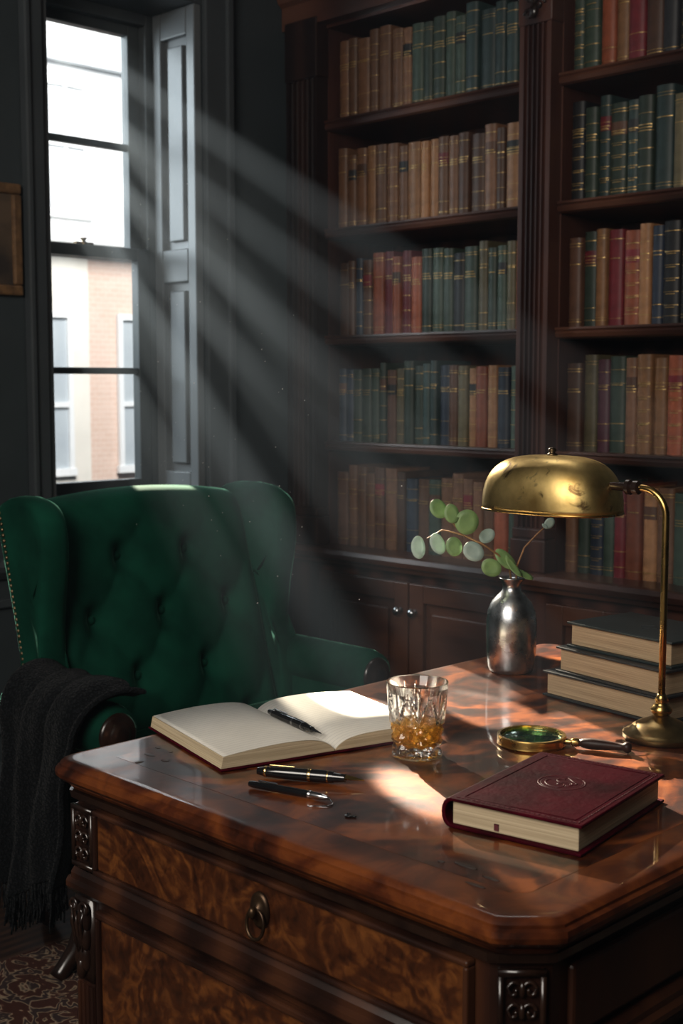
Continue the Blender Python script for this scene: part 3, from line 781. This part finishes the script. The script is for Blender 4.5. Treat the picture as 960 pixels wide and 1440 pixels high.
# ------------------------------------------------------------------ open journal
ja = Vector(P(470,1040,.787)); jb = Vector(P(360,988,.787)); jc = (ja+jb)/2
jang = math.atan2((ja-jb)[1],(ja-jb)[0])          # spine direction
jr = thing('journal', 'open journal with blank cream pages and dark red cover', 'journal', (jc[0],jc[1],DZ), jang-PI/2+PI)
W_, L_ = .150, .218
mb = MB(); mb.box(-W_-.005,W_+.005,-L_/2-.004,L_/2+.004,.0008,.0032); mb.build('cover', M['burg'], jr, bevel=.001)
def pz_(x, side):
    x = abs(x); th = .016 if side < 0 else .013
    return .004+th*(1-math.exp(-x/.013))-.003*(x/W_)**2+.003*math.sin(PI*min(1,x/W_))
for s in (-1,1):
    mb = MB(); n = 26; xs = [s*W_*(k/n)**1.4 for k in range(n+1)]
    xs[0] = s*.0008
    prof_ = [(x,pz_(x,s)) for x in xs]+[(s*(W_+.003),.0036)]+[(s*.0008,.0036)]
    mb.rings([[(p[0],-L_/2,p[1]) for p in prof_],[(p[0],L_/2,p[1]) for p in prof_]])
    pb = mb.build('page_block', M['pages_z'], jr)
    mb = MB(); G = []
    for k in range(n+1):
        G.append([mb.bm.verts.new((xs[k]*.996, yy, pz_(xs[k],s)+.0006)) for yy in (-L_/2+.001,L_/2-.001)])
    for k in range(n): mb.face([G[k][0],G[k+1][0],G[k+1][1],G[k][1]])
    mb.build('page', M['paper'], pb, smooth=True, solid=.0006)

def pen(name, label, a, b_, z, r, style):
    """a pen lying from a (tail) to b_ (tip)"""
    a = Vector(a); b_ = Vector(b_); L = (b_-a).length; ang = math.atan2(b_[1]-a[1], b_[0]-a[0])
    o = thing(name, label, 'pen', (a[0],a[1],z+r), ang)
    R = Matrix.Rotation(PI/2,4,'Y')
    trim = M['goldpen'] if style == 'gold' else M['steel']
    def part(nm, prof, m, n=20):
        mb = MB(); mb.lathe(prof, n, M=R); return mb.build(nm, m, o, smooth=True, ang=40)
    if style in ('gold','fountain'):
        part('barrel', [(0,0),(r*.55,.001),(r*.86,L*.10),(r*.97,L*.28),(r*.97,L*.50)], M['resin'])
        part('cap', [(r,L*.50),(r,L*.64),(r*.9,L*.72)], M['resin'])
        part('trim_ring', [(r*1.02,L*.485),(r*1.05,L*.49),(r*1.05,L*.51),(r*1.02,L*.515)], trim)
        part('trim_ring', [(r*.95,L*.66),(r*.98,L*.664),(r*.98,L*.675),(r*.9,L*.68)], trim)
        part('trim_ring', [(r*.86,L*.075),(r*.9,L*.08),(r*.92,L*.095),(r*.88,L*.10)], trim)
        part('grip', [(r*.9,L*.68),(r*.72,L*.78),(r*.62,L*.815),(r*.68,L*.83)], M['resin'])
        mb = MB(); mb.rings([[(L*.825,-r*.62,r*.1),(L*.825,0,r*.58),(L*.825,r*.62,r*.1),(L*.825,0,-r*.3)],[(L*.89,-r*.62,0),(L*.89,0,r*.42),(L*.89,r*.62,0),(L*.89,0,-r*.3)],[(L,-.0003,-r*.1),(L,0,0),(L,.0003,-r*.1),(L,0,-r*.2)]])
        mb.build('nib', trim, o, smooth=False)
    else:
        part('barrel', [(0,0),(r*.7,.0008),(r*.9,L*.05),(r,L*.5),(r*.95,L*.74)], M['resin'])
        part('trim_ring', [(r*1.0,L*.74),(r*1.12,L*.745),(r*1.12,L*.77),(r*.95,L*.78)], trim)
        part('grip', [(r*.9,L*.78),(r*.85,L*.88),(r*.6,L*.95),(r*.22,L*.985),(0,L)], M['steel'])
        mb = MB(); q0 = -r+.0008     # thin bent wire trailing from the tip
        mb.tube([(L*.99,0,-r*.2),(L*1.05,-.003,q0),(L*1.07,-.010,q0),(L*1.02,-.016,q0),(L*.93,-.021,q0),(L*.88,-.026,q0)],.0006,6)
        mb.build('wire_loop', M['steel'], o, smooth=True)
    mb = MB(); mb.box(L*.12,L*.36,-.0012,.0012,r*1.05,r*1.05+.0012); mb.box(L*.12,L*.135,-.0012,.0012,r*.8,r*1.05+.0012); mb.build('clip', trim, o, bevel=.0004)
    return o
pen('fountain_pen','black fountain pen with silver trim lying in the open journal',P(378,998,.792),P(452,1029,.792),DZ+.0145,.0055,'fountain')
pen('fountain_pen','thick black fountain pen with gold bands lying on the desk',P(361,1086,DZ+.006),P(512,1099,DZ+.006),DZ+.0007,.0072,'gold')
pen('ballpoint_pen','slim black pen with steel tip and bent wire, nearest the desk edge',P(350,1103,DZ+.004),P(464,1124,DZ+.004),DZ+.0007,.0044,'slim')

# ------------------------------------------------------------------ tumbler and whisky
gc = P(586,1063,DZ)
gl = thing('whisky_glass', 'cut crystal whisky tumbler standing beside the open journal', 'glass', (gc[0],gc[1],DZ+.0006))
H = .092; n = 144; WT = .0062
def ro(z): return .0305+.0072*(z/H)
def go(th, z):
    r = ro(z)
    if .004 < z < .042:
        # diamond cut: raised pyramids between V grooves
        a = (5*th/PI+z*75) % 1; b = (5*th/PI-z*75) % 1
        g = min(min(a,1-a),min(b,1-b))*2
        r -= .0050*(1-g)
    elif .042 <= z < .080:
        # fan cuts: V grooves that spread upwards and run out
        t = (z-.042)/.038
        for sl in (-.5,0,.5):
            ph = ((4*th/PI)+sl*t) % 1
            d = min(ph,1-ph)*2; ww = .24*(1-t)+.03
            if d < ww: r = min(r, ro(z)-.0044*(1-t*.8)*(1-d/ww))
    return r
mb = MB(); rs = []
zs = [0,.0015,.003]+[.004+.038*k/28 for k in range(29)]+[.043+.037*k/16 for k in range(17)]+[.084,.087,.0895,.0912]
rs.append([(.026*math.cos(2*PI*i/n),.026*math.sin(2*PI*i/n),.0008) for i in range(n)])
for z in zs: rs.append([((go(2*PI*i/n,z)-(.0025 if z == 0 else 0))*math.cos(2*PI*i/n),(go(2*PI*i/n,z)-(.0025 if z == 0 else 0))*math.sin(2*PI*i/n),z) for i in range(n)])
for d,z in ((.0006,H),(.0018,H),(.0028,.0912)): rs.append([((ro(z)-d)*math.cos(2*PI*i/n),(ro(z)-d)*math.sin(2*PI*i/n),z) for i in range(n)])
for z in (.08,.06,.045,.03,.020): rs.append([((ro(z)-WT)*math.cos(2*PI*i/n),(ro(z)-WT)*math.sin(2*PI*i/n),z) for i in range(n)])
rs.append([(.0215*math.cos(2*PI*i/n),.0215*math.sin(2*PI*i/n),.0145) for i in range(n)])
rs.append([(.012*math.cos(2*PI*i/n),.012*math.sin(2*PI*i/n),.0140) for i in range(n)])
mb.rings(rs)
tumbler = mb.build('tumbler', M['crystal'], gl, smooth=True, ang=15)
mb = MB(); LV = .043; wo = WT-.0004
mb.lathe([(0,.0138),(.012,.0138),(.0215,.0143),(ro(.020)-wo,.0199),(ro(.03)-wo,.030),(ro(LV)-wo,LV-.0006),(ro(LV)-WT,LV),(.02,LV-.0004),(0,LV-.0004)],64,cap0=False,cap1=False)
o = mb.build('whisky', M['whisky'], smooth=True); o.location = (gc[0],gc[1],DZ+.0006); tag(o,'amber whisky filling the bottom of the cut crystal tumbler','whisky')

# ------------------------------------------------------------------ burgundy book
bb = thing('book', 'burgundy leather book with embossed monogram lying flat on the desk', 'book', (-.780,1.100,DZ+.0007), math.radians(9))
Lb, Wb, Tb = .205, .153, .031
MX = Matrix(((0,1,0,-Wb/2),(0,0,1,-Lb/2),(1,0,0,Tb/2),(0,0,0,1)))
cover_mb(Tb,Lb,Wb,MX,.010,.0032).build('cover', M['burg'], bb, smooth=True, ang=35, bevel=.001)
mb = MB(); mb.box(-Wb/2+.008,Wb/2-.005,-Lb/2+.005,Lb/2-.005,.0033,Tb-.0033); mb.build('page_block', M['pages_z'], bb, bevel=.001)
mb = MB(); zt = Tb+.0003
def dash(x0,y0,x1,y1):
    L = math.hypot(x1-x0,y1-y0); nn = int(L/.0055)
    for k in range(nn):
        a = k/nn; b2 = (k+.62)/nn
        mb.tube([(x0+(x1-x0)*a,y0+(y1-y0)*a,zt),(x0+(x1-x0)*b2,y0+(y1-y0)*b2,zt)],.0005,5)
i_ = .006
dash(-Wb/2+.012,-Lb/2+i_,Wb/2-i_,-Lb/2+i_); dash(Wb/2-i_,-Lb/2+i_,Wb/2-i_,Lb/2-i_); dash(-Wb/2+.012,Lb/2-i_,Wb/2-i_,Lb/2-i_)
mb.build('stitching', M['thread'], bb)
mb = MB(); j_ = .012; q_ = [(-Wb/2+.018,-Lb/2+j_,Tb),(Wb/2-j_,-Lb/2+j_,Tb),(Wb/2-j_,Lb/2-j_,Tb),(-Wb/2+.018,Lb/2-j_,Tb)]
for a, b_ in zip(q_, q_[1:]+q_[:1]): mb.tube([a,b_],.0006,6)
mb.build('tooled_border', M['burg'], bb, smooth=True)
mb = MB()
em = Matrix.Translation((.0,.010,Tb-.0002)) @ Matrix.Rotation(PI/4+.1,4,'Z') @ Matrix.Diagonal((1.15,1.35,.8,1))
def arc(cx,cy,r,a0,a1,ry=None,nn=20): return [(cx+r*math.cos(a0+(a1-a0)*k/nn), cy+(ry or r)*math.sin(a0+(a1-a0)*k/nn), 0) for k in range(nn+1)]
mb.tube(arc(0,0,.0215,0,2*PI,.0185),.0009,6,M=em)
mb.tube(arc(0,0,.0192,.2,2*PI-.3,.0162),.0005,6,M=em)
mb.tube(arc(-.007,0,.0078,.7,2*PI-.5,.0100),.0010,6,M=em)                       # G
mb.tube([(-.001,-.002,0),(-.006,-.002,0)],.0009,6,M=em)
mb.tube(arc(.003,.0048,.0045,.4,PI*1.5)+arc(.003,-.0048,.0045,PI/2,-PI*.8),.0010,6,M=em)   # S
mb.tube([(.0115,.009,0),(.0115,-.005,0)]+arc(.008,-.005,.0035,0,-PI*.9),.0010,6,M=em)        # J
mb.build('monogram', M['burgdark'], bb, smooth=True)
mb = MB(); mb.box(-.020,-.015,-Lb/2+.0035,-Lb/2+.02,.012,.0126); mb.box(-.020,-.015,-Lb/2+.0035,-Lb/2+.0043,.006,.0126); mb.build('ribbon', M['thread'], bb)

# ------------------------------------------------------------------ stack of three books
def stack_book(lx, ly, z, rz, L, D, T, mat, label, pg):
    o = thing('book', label, 'book', (lx,ly,z), rz, 'stacked hardbacks beside the brass lamp')
    MX = Matrix(((0,0,1,0),(0,-1,0,D),(1,0,0,T/2),(0,0,0,1)))
    cover_mb(T,L,D,MX,.010,.0032).build('cover', mat, o, smooth=True, ang=35, bevel=.0008)
    mb = MB(); mb.box(.005,L-.005,.005,D-.008,.0033,T-.0033); mb.build('page_block', pg, o, bevel=.001)
    return o
stack_book(-1.105,1.517,DZ+.0007,math.radians(-8),.218,.155,.037,M['stackcover'],'slate bound old hardback, bottom of the stack by the lamp',M['pages_old'])
stack_book(-1.086,1.522,DZ+.0379,math.radians(-10.5),.205,.145,.037,M['stackcover'],'slate bound old hardback, middle of the stack by the lamp',M['pages_old'])
t3 = stack_book(-1.074,1.531,DZ+.0751,math.radians(-9),.190,.140,.036,M['stackgreen'],'dark green hardback with worn cover, top of the stack by the lamp',M['pages_old'])
mb = MB(); mb.tube([(.085,.06,.0362),(.10,.075,.0362),(.115,.06,.0362),(.10,.045,.0362),(.085,.06,.0362)],.0006,5); mb.build('emblem', M['stackcover'], t3)

# ------------------------------------------------------------------ brass lamp
lp = thing('desk_lamp', 'brass banker desk lamp with patinated half-dome shade', 'lamp', (-.86,1.435,DZ+.0006))
mb = MB(); mb.lathe([(.046,0),(.048,.002),(.048,.007),(.044,.010),(.040,.011),(.036,.016),(.028,.021),(.018,.025),(.012,.028),(.009,.031)],48)
mb.build('base', M['basebrass'], lp, smooth=True, ang=50)
mb = MB(); mb.lathe([(.009,.030),(.013,.034),(.014,.038),(.010,.043),(.007,.047),(.009,.050),(.006,.055),(.0050,.058)],28); mb.build('collar', M['brass'], lp, smooth=True)
zt = .318
mb = MB(); pts = [(0,0,.055),(0,0,.15),(0,0,.25),(0,0,zt-.035)]
for k in range(1,11):
    a = PI/2*k/10; pts.append((-.035+.035*math.cos(a),0,zt-.035+.035*math.sin(a)))
pts.append((-.052,0,zt))
mb.tube(pts,.0045,14); mb.build('pole', M['brass'], lp, smooth=True)
mb = MB(); R = Matrix.Translation((-.050,0,zt)) @ Matrix.Rotation(-PI/2,4,'Y')
mb.lathe([(.006,-.012),(.009,-.010),(.009,-.003),(.0065,-.001),(.010,.002),(.010,.007),(.006,.010),(.005,.032)],20,M=R); mb.build('knuckle_joint', M['ebony'], lp, smooth=True, ang=40)
# shade: elongated half dome, open below
SLX, SLY, SLH = .099, .062, .067
scx, scz = -.175, .286
mb = MB()
def dome(th, ph, k=1.0):
    ex = .66
    cx = math.copysign(abs(math.cos(th))**ex, math.cos(th)); cy = math.copysign(abs(math.sin(th))**.85, math.sin(th))
    h = math.sin(ph)**.86; q = math.cos(ph)**.58
    return (scx+SLX*k*cx*q, SLY*k*cy*q, scz+SLH*k*h)
nt_, np_ = 64, 18
rs = [[dome(2*PI*i/nt_, PI/2*.995*j/np_) for i in range(nt_)] for j in range(np_+1)]
rs.insert(0, [(p[0],p[1],p[2]-.006) for p in rs[0]])
mb.rings(rs, True, False, True)
sh_ = mb.build('shade', M['shade'], lp, smooth=True, solid=.0022)
mb = MB(); ri = [(p[0]*1.0,p[1],p[2]-.006) for p in [dome(2*PI*i/nt_,0,1.006) for i in range(nt_)]]
mb.tube(ri+[ri[0]],.0018,8); mb.build('rim', M['brass'], sh_, smooth=True)
mb = MB(); mb.lathe([(.006,0),(.008,.002),(.005,.004),(.004,.005),(.006,.008),(.004,.011),(0,.012)],20,(scx,0,scz+SLH)); mb.build('finial', M['darkbrass'], sh_, smooth=True)
mb = MB(); R = Matrix.Translation((-.090,0,scz+.020)) @ Matrix.Rotation(-PI/2,4,'Y')
mb.lathe([(.012,0),(.012,.035),(.016,.045),(.016,.10),(.010,.115),(0,.12)],20,M=R); mb.build('bulb', M['fac_white'], lp, smooth=True)

# ------------------------------------------------------------------ vase and eucalyptus
vc = P(718,944,DZ)
vs = thing('vase', 'small pewter bottle vase holding eucalyptus', 'vase', (vc[0],vc[1],DZ+.0006))
mb = MB(); mb.lathe([(.030,0),(.034,.002),(.036,.008),(.0385,.030),(.0395,.055),(.0395,.080),(.037,.097),(.031,.111),(.022,.121),(.0155,.128),(.0140,.134),(.0150,.140),(.0195,.146),(.0205,.148),(.0195,.149),(.0135,.143),(.0115,.135),(.013,.125),(.02,.118)],56,cap1=False)
mb.build('body', M['pewter'], vs, smooth=True)
fw = Vector((-K,K,0)); rt = Vector((K,K,0)); v0 = Vector((vc[0],vc[1],0)); vf = v0.dot(fw)
def V3(x, y, dd=0.0):
    u = (x-480)/FP; v = (720-y)/FP; Fh = math.cos(TH)+v*math.sin(TH); Z = -math.sin(TH)+v*math.cos(TH); t = (vf+dd)/Fh
    p = fw*(vf+dd)+rt*(t*u); return Vector((p.x,p.y,CAMZ+t*Z))
def leaf(o, c, r, dirx, tilt, m, asp=1.0, name='leaf'):
    """round cupped leaf; dirx = in-view angle of its axis, tilt = turn away from the viewer"""
    nrm = (-fw*math.cos(tilt)+Vector((0,0,1))*math.sin(tilt)*.8+rt*math.sin(tilt)*.5).normalized()
    ax = (rt*math.cos(dirx)+Vector((0,0,1))*math.sin(dirx)); ax = (ax-nrm*ax.dot(nrm)).normalized(); ay = nrm.cross(ax)
    mb = MB(); cen = mb.bm.verts.new(c+nrm*(-.10*r)); prev = None; NN = 22; R1 = []; R2 = []
    for k in range(NN):
        a = 2*PI*k/NN; rr = r*(1+.05*math.cos(a))
        p = ax*rr*math.cos(a)+ay*rr*asp*math.sin(a)
        R1.append(mb.bm.verts.new(c+p*.55-nrm*.05*r)); R2.append(mb.bm.verts.new(c+p+nrm*.05*r*math.cos(2*a)))
    for k in range(NN):
        j = (k+1)%NN; mb.face([cen,R1[k],R1[j]]); mb.face([R1[k],R2[k],R2[j],R1[j]])
    return mb.build(name, m, o, smooth=True, world=True, solid=.0006)
sp = thing('eucalyptus_sprig', 'eucalyptus sprig of round green and silvery leaves arching left from the vase', 'sprig', (vc[0],vc[1],DZ+.06))
st = [V3(718,870),V3(721,830),V3(716,800),V3(700,780,-.01),V3(678,765,-.02),V3(650,752,-.02),V3(622,745,-.01),V3(600,757,0)]
mb = MB(); mb.tube(st,[.0018,.0018,.0017,.0016,.0014,.0012,.001,.0007],8); mb.tube([V3(650,752,-.02),V3(636,735,-.02),V3(620,722,-.02)],.0009,6)
mb.build('stem', M['twig'], sp, smooth=True, world=True)
for (x,y,r,dx,tl,mm,asp,dd) in ((617,716,15,2.0,.5,'leaf',.85,-.02),(635,723,14,1.7,.35,'leaf',.8,-.03),(656,735,18,1.2,.15,'leaf',.95,-.03),(588,769,17,-1.6,.4,'leafgrey',.62,0),
        (615,764,16,-1.2,.3,'leafgrey',.66,-.01),(638,768,14,-1.4,.25,'leaf',.85,-.03),(665,775,16,-.6,.3,'leafgrey',.85,-.03),(684,754,13,.6,.4,'leafgrey',.75,-.01),(690,798,15,-.4,.2,'leaf',.85,-.03),(711,787,19,2.3,.6,'leaf',.6,-.01),(738,808,13,-.4,.9,'leaf',.5,-.01),(722,797,19,1.9,.8,'leaf',.35,-.015)):
    leaf(sp, V3(x,y,dd), r*.98/FP*vf, dx, tl, M[mm], asp)
s2 = thing('eucalyptus_sprig', 'thin bare twig with one pale bud leaf rising right from the vase', 'sprig', (vc[0],vc[1],DZ+.06))
mb = MB(); mb.tube([V3(722,872,.006),V3(724,830,.006),V3(727,795,.005),V3(737,770,.005),V3(754,752,.005),V3(766,741,.005)],[.0016,.0016,.0015,.0014,.0012,.0010],8); mb.build('stem', M['twig'], s2, smooth=True, world=True)
leaf(s2, V3(772,736,.005), 9/FP*vf, .8, .3, M['leafgrey'], .75); leaf(s2, V3(766,740,.002), 5/FP*vf, 2.4, .5, M['leafgrey'], .6)

# ------------------------------------------------------------------ magnifying glass
mc = P(747,1040,DZ+.006); he = P(888,1052,DZ+.008)
ma = math.atan2(he[1]-mc[1],he[0]-mc[0]); ml = math.hypot(he[1]-mc[1],he[0]-mc[0])
mg = thing('magnifying_glass', 'brass rimmed magnifying glass with dark turned handle', 'magnifying glass', (mc[0],mc[1],DZ+.0006), ma)
Rr = .042
mb = MB(); pr = [(Rr-.003,0),(Rr,.0),(Rr+.0015,.002),(Rr+.0005,.006),(Rr+.0015,.010),(Rr+.0005,.013),(Rr-.003,.013),(Rr-.004,.007)]
rs = [[(p[0]*math.cos(2*PI*i/56),p[0]*math.sin(2*PI*i/56),p[1]) for p in pr] for i in range(56)]; rs.append(rs[0])
mb.rings(rs,True,False,False); bmesh.ops.remove_doubles(mb.bm,verts=mb.bm.verts,dist=1e-6); mb.build('rim', M['brass'], mg, smooth=True, ang=40)
mb = MB(); mb.ell((0,0,.0085),(Rr-.0035,Rr-.0035,.003),48,10); mb.build('lens', M['lens'], mg, smooth=True)
R = Matrix.Translation((0,0,.0075)) @ Matrix.Rotation(PI/2,4,'Y')
mb = MB(); mb.lathe([(.0035,Rr),(.0035,Rr+.008),(.0055,Rr+.010),(.0055,Rr+.016),(.0045,Rr+.018)],18,M=R); mb.build('ferrule', M['brass'], mg, smooth=True, ang=40)
mb = MB(); h0 = Rr+.018; hl = ml-h0
mb.lathe([(.0042,h0),(.0060,h0+hl*.08),(.0072,h0+hl*.25),(.0062,h0+hl*.5),(.0048,h0+hl*.72),(.0044,h0+hl*.84),(.0066,h0+hl*.88),(.0070,h0+hl*.94),(.0045,h0+hl*.99),(0,h0+hl)],20,M=R); mb.build('handle', M['turned'], mg, smooth=True)

# ------------------------------------------------------------------ dust drifting in the sunbeams
mb = MB(); sdir = Vector((1,-.42,-.5))
for k in range(110):
    b0 = Vector((-3.36, random.uniform(2.14,2.38), random.uniform(1.0,2.2)))
    p = b0+sdir*random.uniform(.5,2.0)
    if p.z < .82: continue
    r = random.choice((.0006,.0008,.0011)); mb.ell(tuple(p),(r,r,r),6,4)
tag(mb.build('dust_motes', M['mote']), 'tiny pale dust motes floating in the sunbeams', 'dust', None, 'stuff')

# ------------------------------------------------------------------ camera, haze and light
cam = bpy.data.cameras.new('camera'); co = bpy.data.objects.new('camera', cam); C.objects.link(co)
co.location = (0,0,CAMZ); co.rotation_euler = (PI/2-TH,0,PI/4)
cam.sensor_fit = 'AUTO'; cam.sensor_width = 36; cam.lens = FP/1440*36; cam.clip_start = .05
cam.dof.use_dof = True; cam.dof.focus_distance = 1.72; cam.dof.aperture_fstop = 10
sc.camera = co

wd = bpy.data.worlds.new('world'); sc.world = wd; wd.use_nodes = True; nt = wd.node_tree
bg = nt.nodes['Background']; bg.inputs[0].default_value = (.5,.6,.7,1); bg.inputs[1].default_value = .3
vsn = nt.nodes.new('ShaderNodeVolumeScatter'); vsn.inputs['Density'].default_value = .0082; vsn.inputs['Anisotropy'].default_value = .6
vsn.inputs['Color'].default_value = (.64,.80,1,1)
nt.links.new(vsn.outputs[0], nt.nodes['World Output'].inputs['Volume'])

def lamp(kind, name, loc, target, energy, color, **k):
    l = bpy.data.lights.new(name, kind); o = bpy.data.objects.new(name, l); C.objects.link(o)
    o.location = loc; d = Vector(target)-Vector(loc); o.rotation_euler = d.to_track_quat('-Z','Y').to_euler()
    l.energy = energy; l.color = color
    for a, v in k.items(): setattr(l, a, v)
    return o
sd = Vector((-1,.42,.5)); sh2 = Vector((-1,.24,.46))
wc = Vector((-3.36,2.26,1.99))
sun = lamp('SPOT','sunlight', wc+sd*5.6, wc, 6500, (1,.87,.69), spot_size=math.radians(5.6), spot_blend=.25, shadow_soft_size=.03)
# added narrow spots through the panes that draw the separate sun shafts
for i, (y, z, deg, e) in enumerate(((2.34,2.05,1.0,24000),(2.40,1.97,1.0,24000),(2.34,1.90,1.0,24000),(2.16,1.86,1.1,40000),(2.40,1.83,1.0,16000),(2.24,1.52,1.0,14000),(2.27,1.39,1.9,17000),(2.24,1.14,1.0,6000))):
    t = Vector((-3.36,y,z)); lamp('SPOT','shaft_spot', t+sd*3.4, t, e, (1,.87,.69), spot_size=math.radians(deg), spot_blend=.2, shadow_soft_size=.008)
# added shallower spots that draw beams in the haze above the desk
for i, (y, z, deg, e) in enumerate(((2.27,2.21,1.0,42000),(2.27,2.06,1.0,42000),(2.29,1.88,1.0,40000),(2.29,1.73,1.0,30000))):
    t = Vector((-3.36,y,z)); lamp('SPOT','shaft_spot', t+sh2*3.2, t, e, (1,.88,.72), spot_size=math.radians(deg), spot_blend=.3, shadow_soft_size=.008)
# added spot past the tumbler, stands in for its glow on the desk
ta = Vector((-3.36,2.19,1.90)); tb = Vector((-.930,1.055,.77)); dv = (ta-tb).normalized()
lamp('SPOT','shaft_spot', ta+dv*2.4, tb, 34000, (1,.90,.74), spot_size=math.radians(1.0), spot_blend=.9, shadow_soft_size=.008)
lamp('AREA','skylight', (-4.9,2.6,3.6), (-2.6,2.0,1.0), 120, (.80,.92,1), shape='RECTANGLE', size=1.6, size_y=1.2)
lamp('AREA','shutter_fill', (-4.7,1.1,2.4), (-3.2,2.5,1.6), 95, (.82,.93,1), shape='RECTANGLE', size=1.0, size_y=1.6)  # added area lamp outside, aimed to lighten the far shutter
lamp('AREA','facade_fill', (-5.2,5.0,6.2), (-10.6,7.0,2.2), 1550, (.97,.98,1), shape='SQUARE', size=3)  # added unseen panel lighting the house front in place of daylight
lamp('AREA','room_fill', (-.55,-1.05,2.35), (-2.1,2.6,1.1), 74, (1,.93,.84), shape='SQUARE', size=1.5)
lamp('AREA','overhead_backlight', (-1.75,2.15,2.6), (-.95,1.2,.77), 3, (1,.96,.90), shape='RECTANGLE', size=.5, size_y=.35)  # added unseen overhead panel, a backlight giving the desk its sheen
try:
    sc.view_settings.view_transform = 'Standard'; sc.view_settings.look = 'None'
except Exception: pass
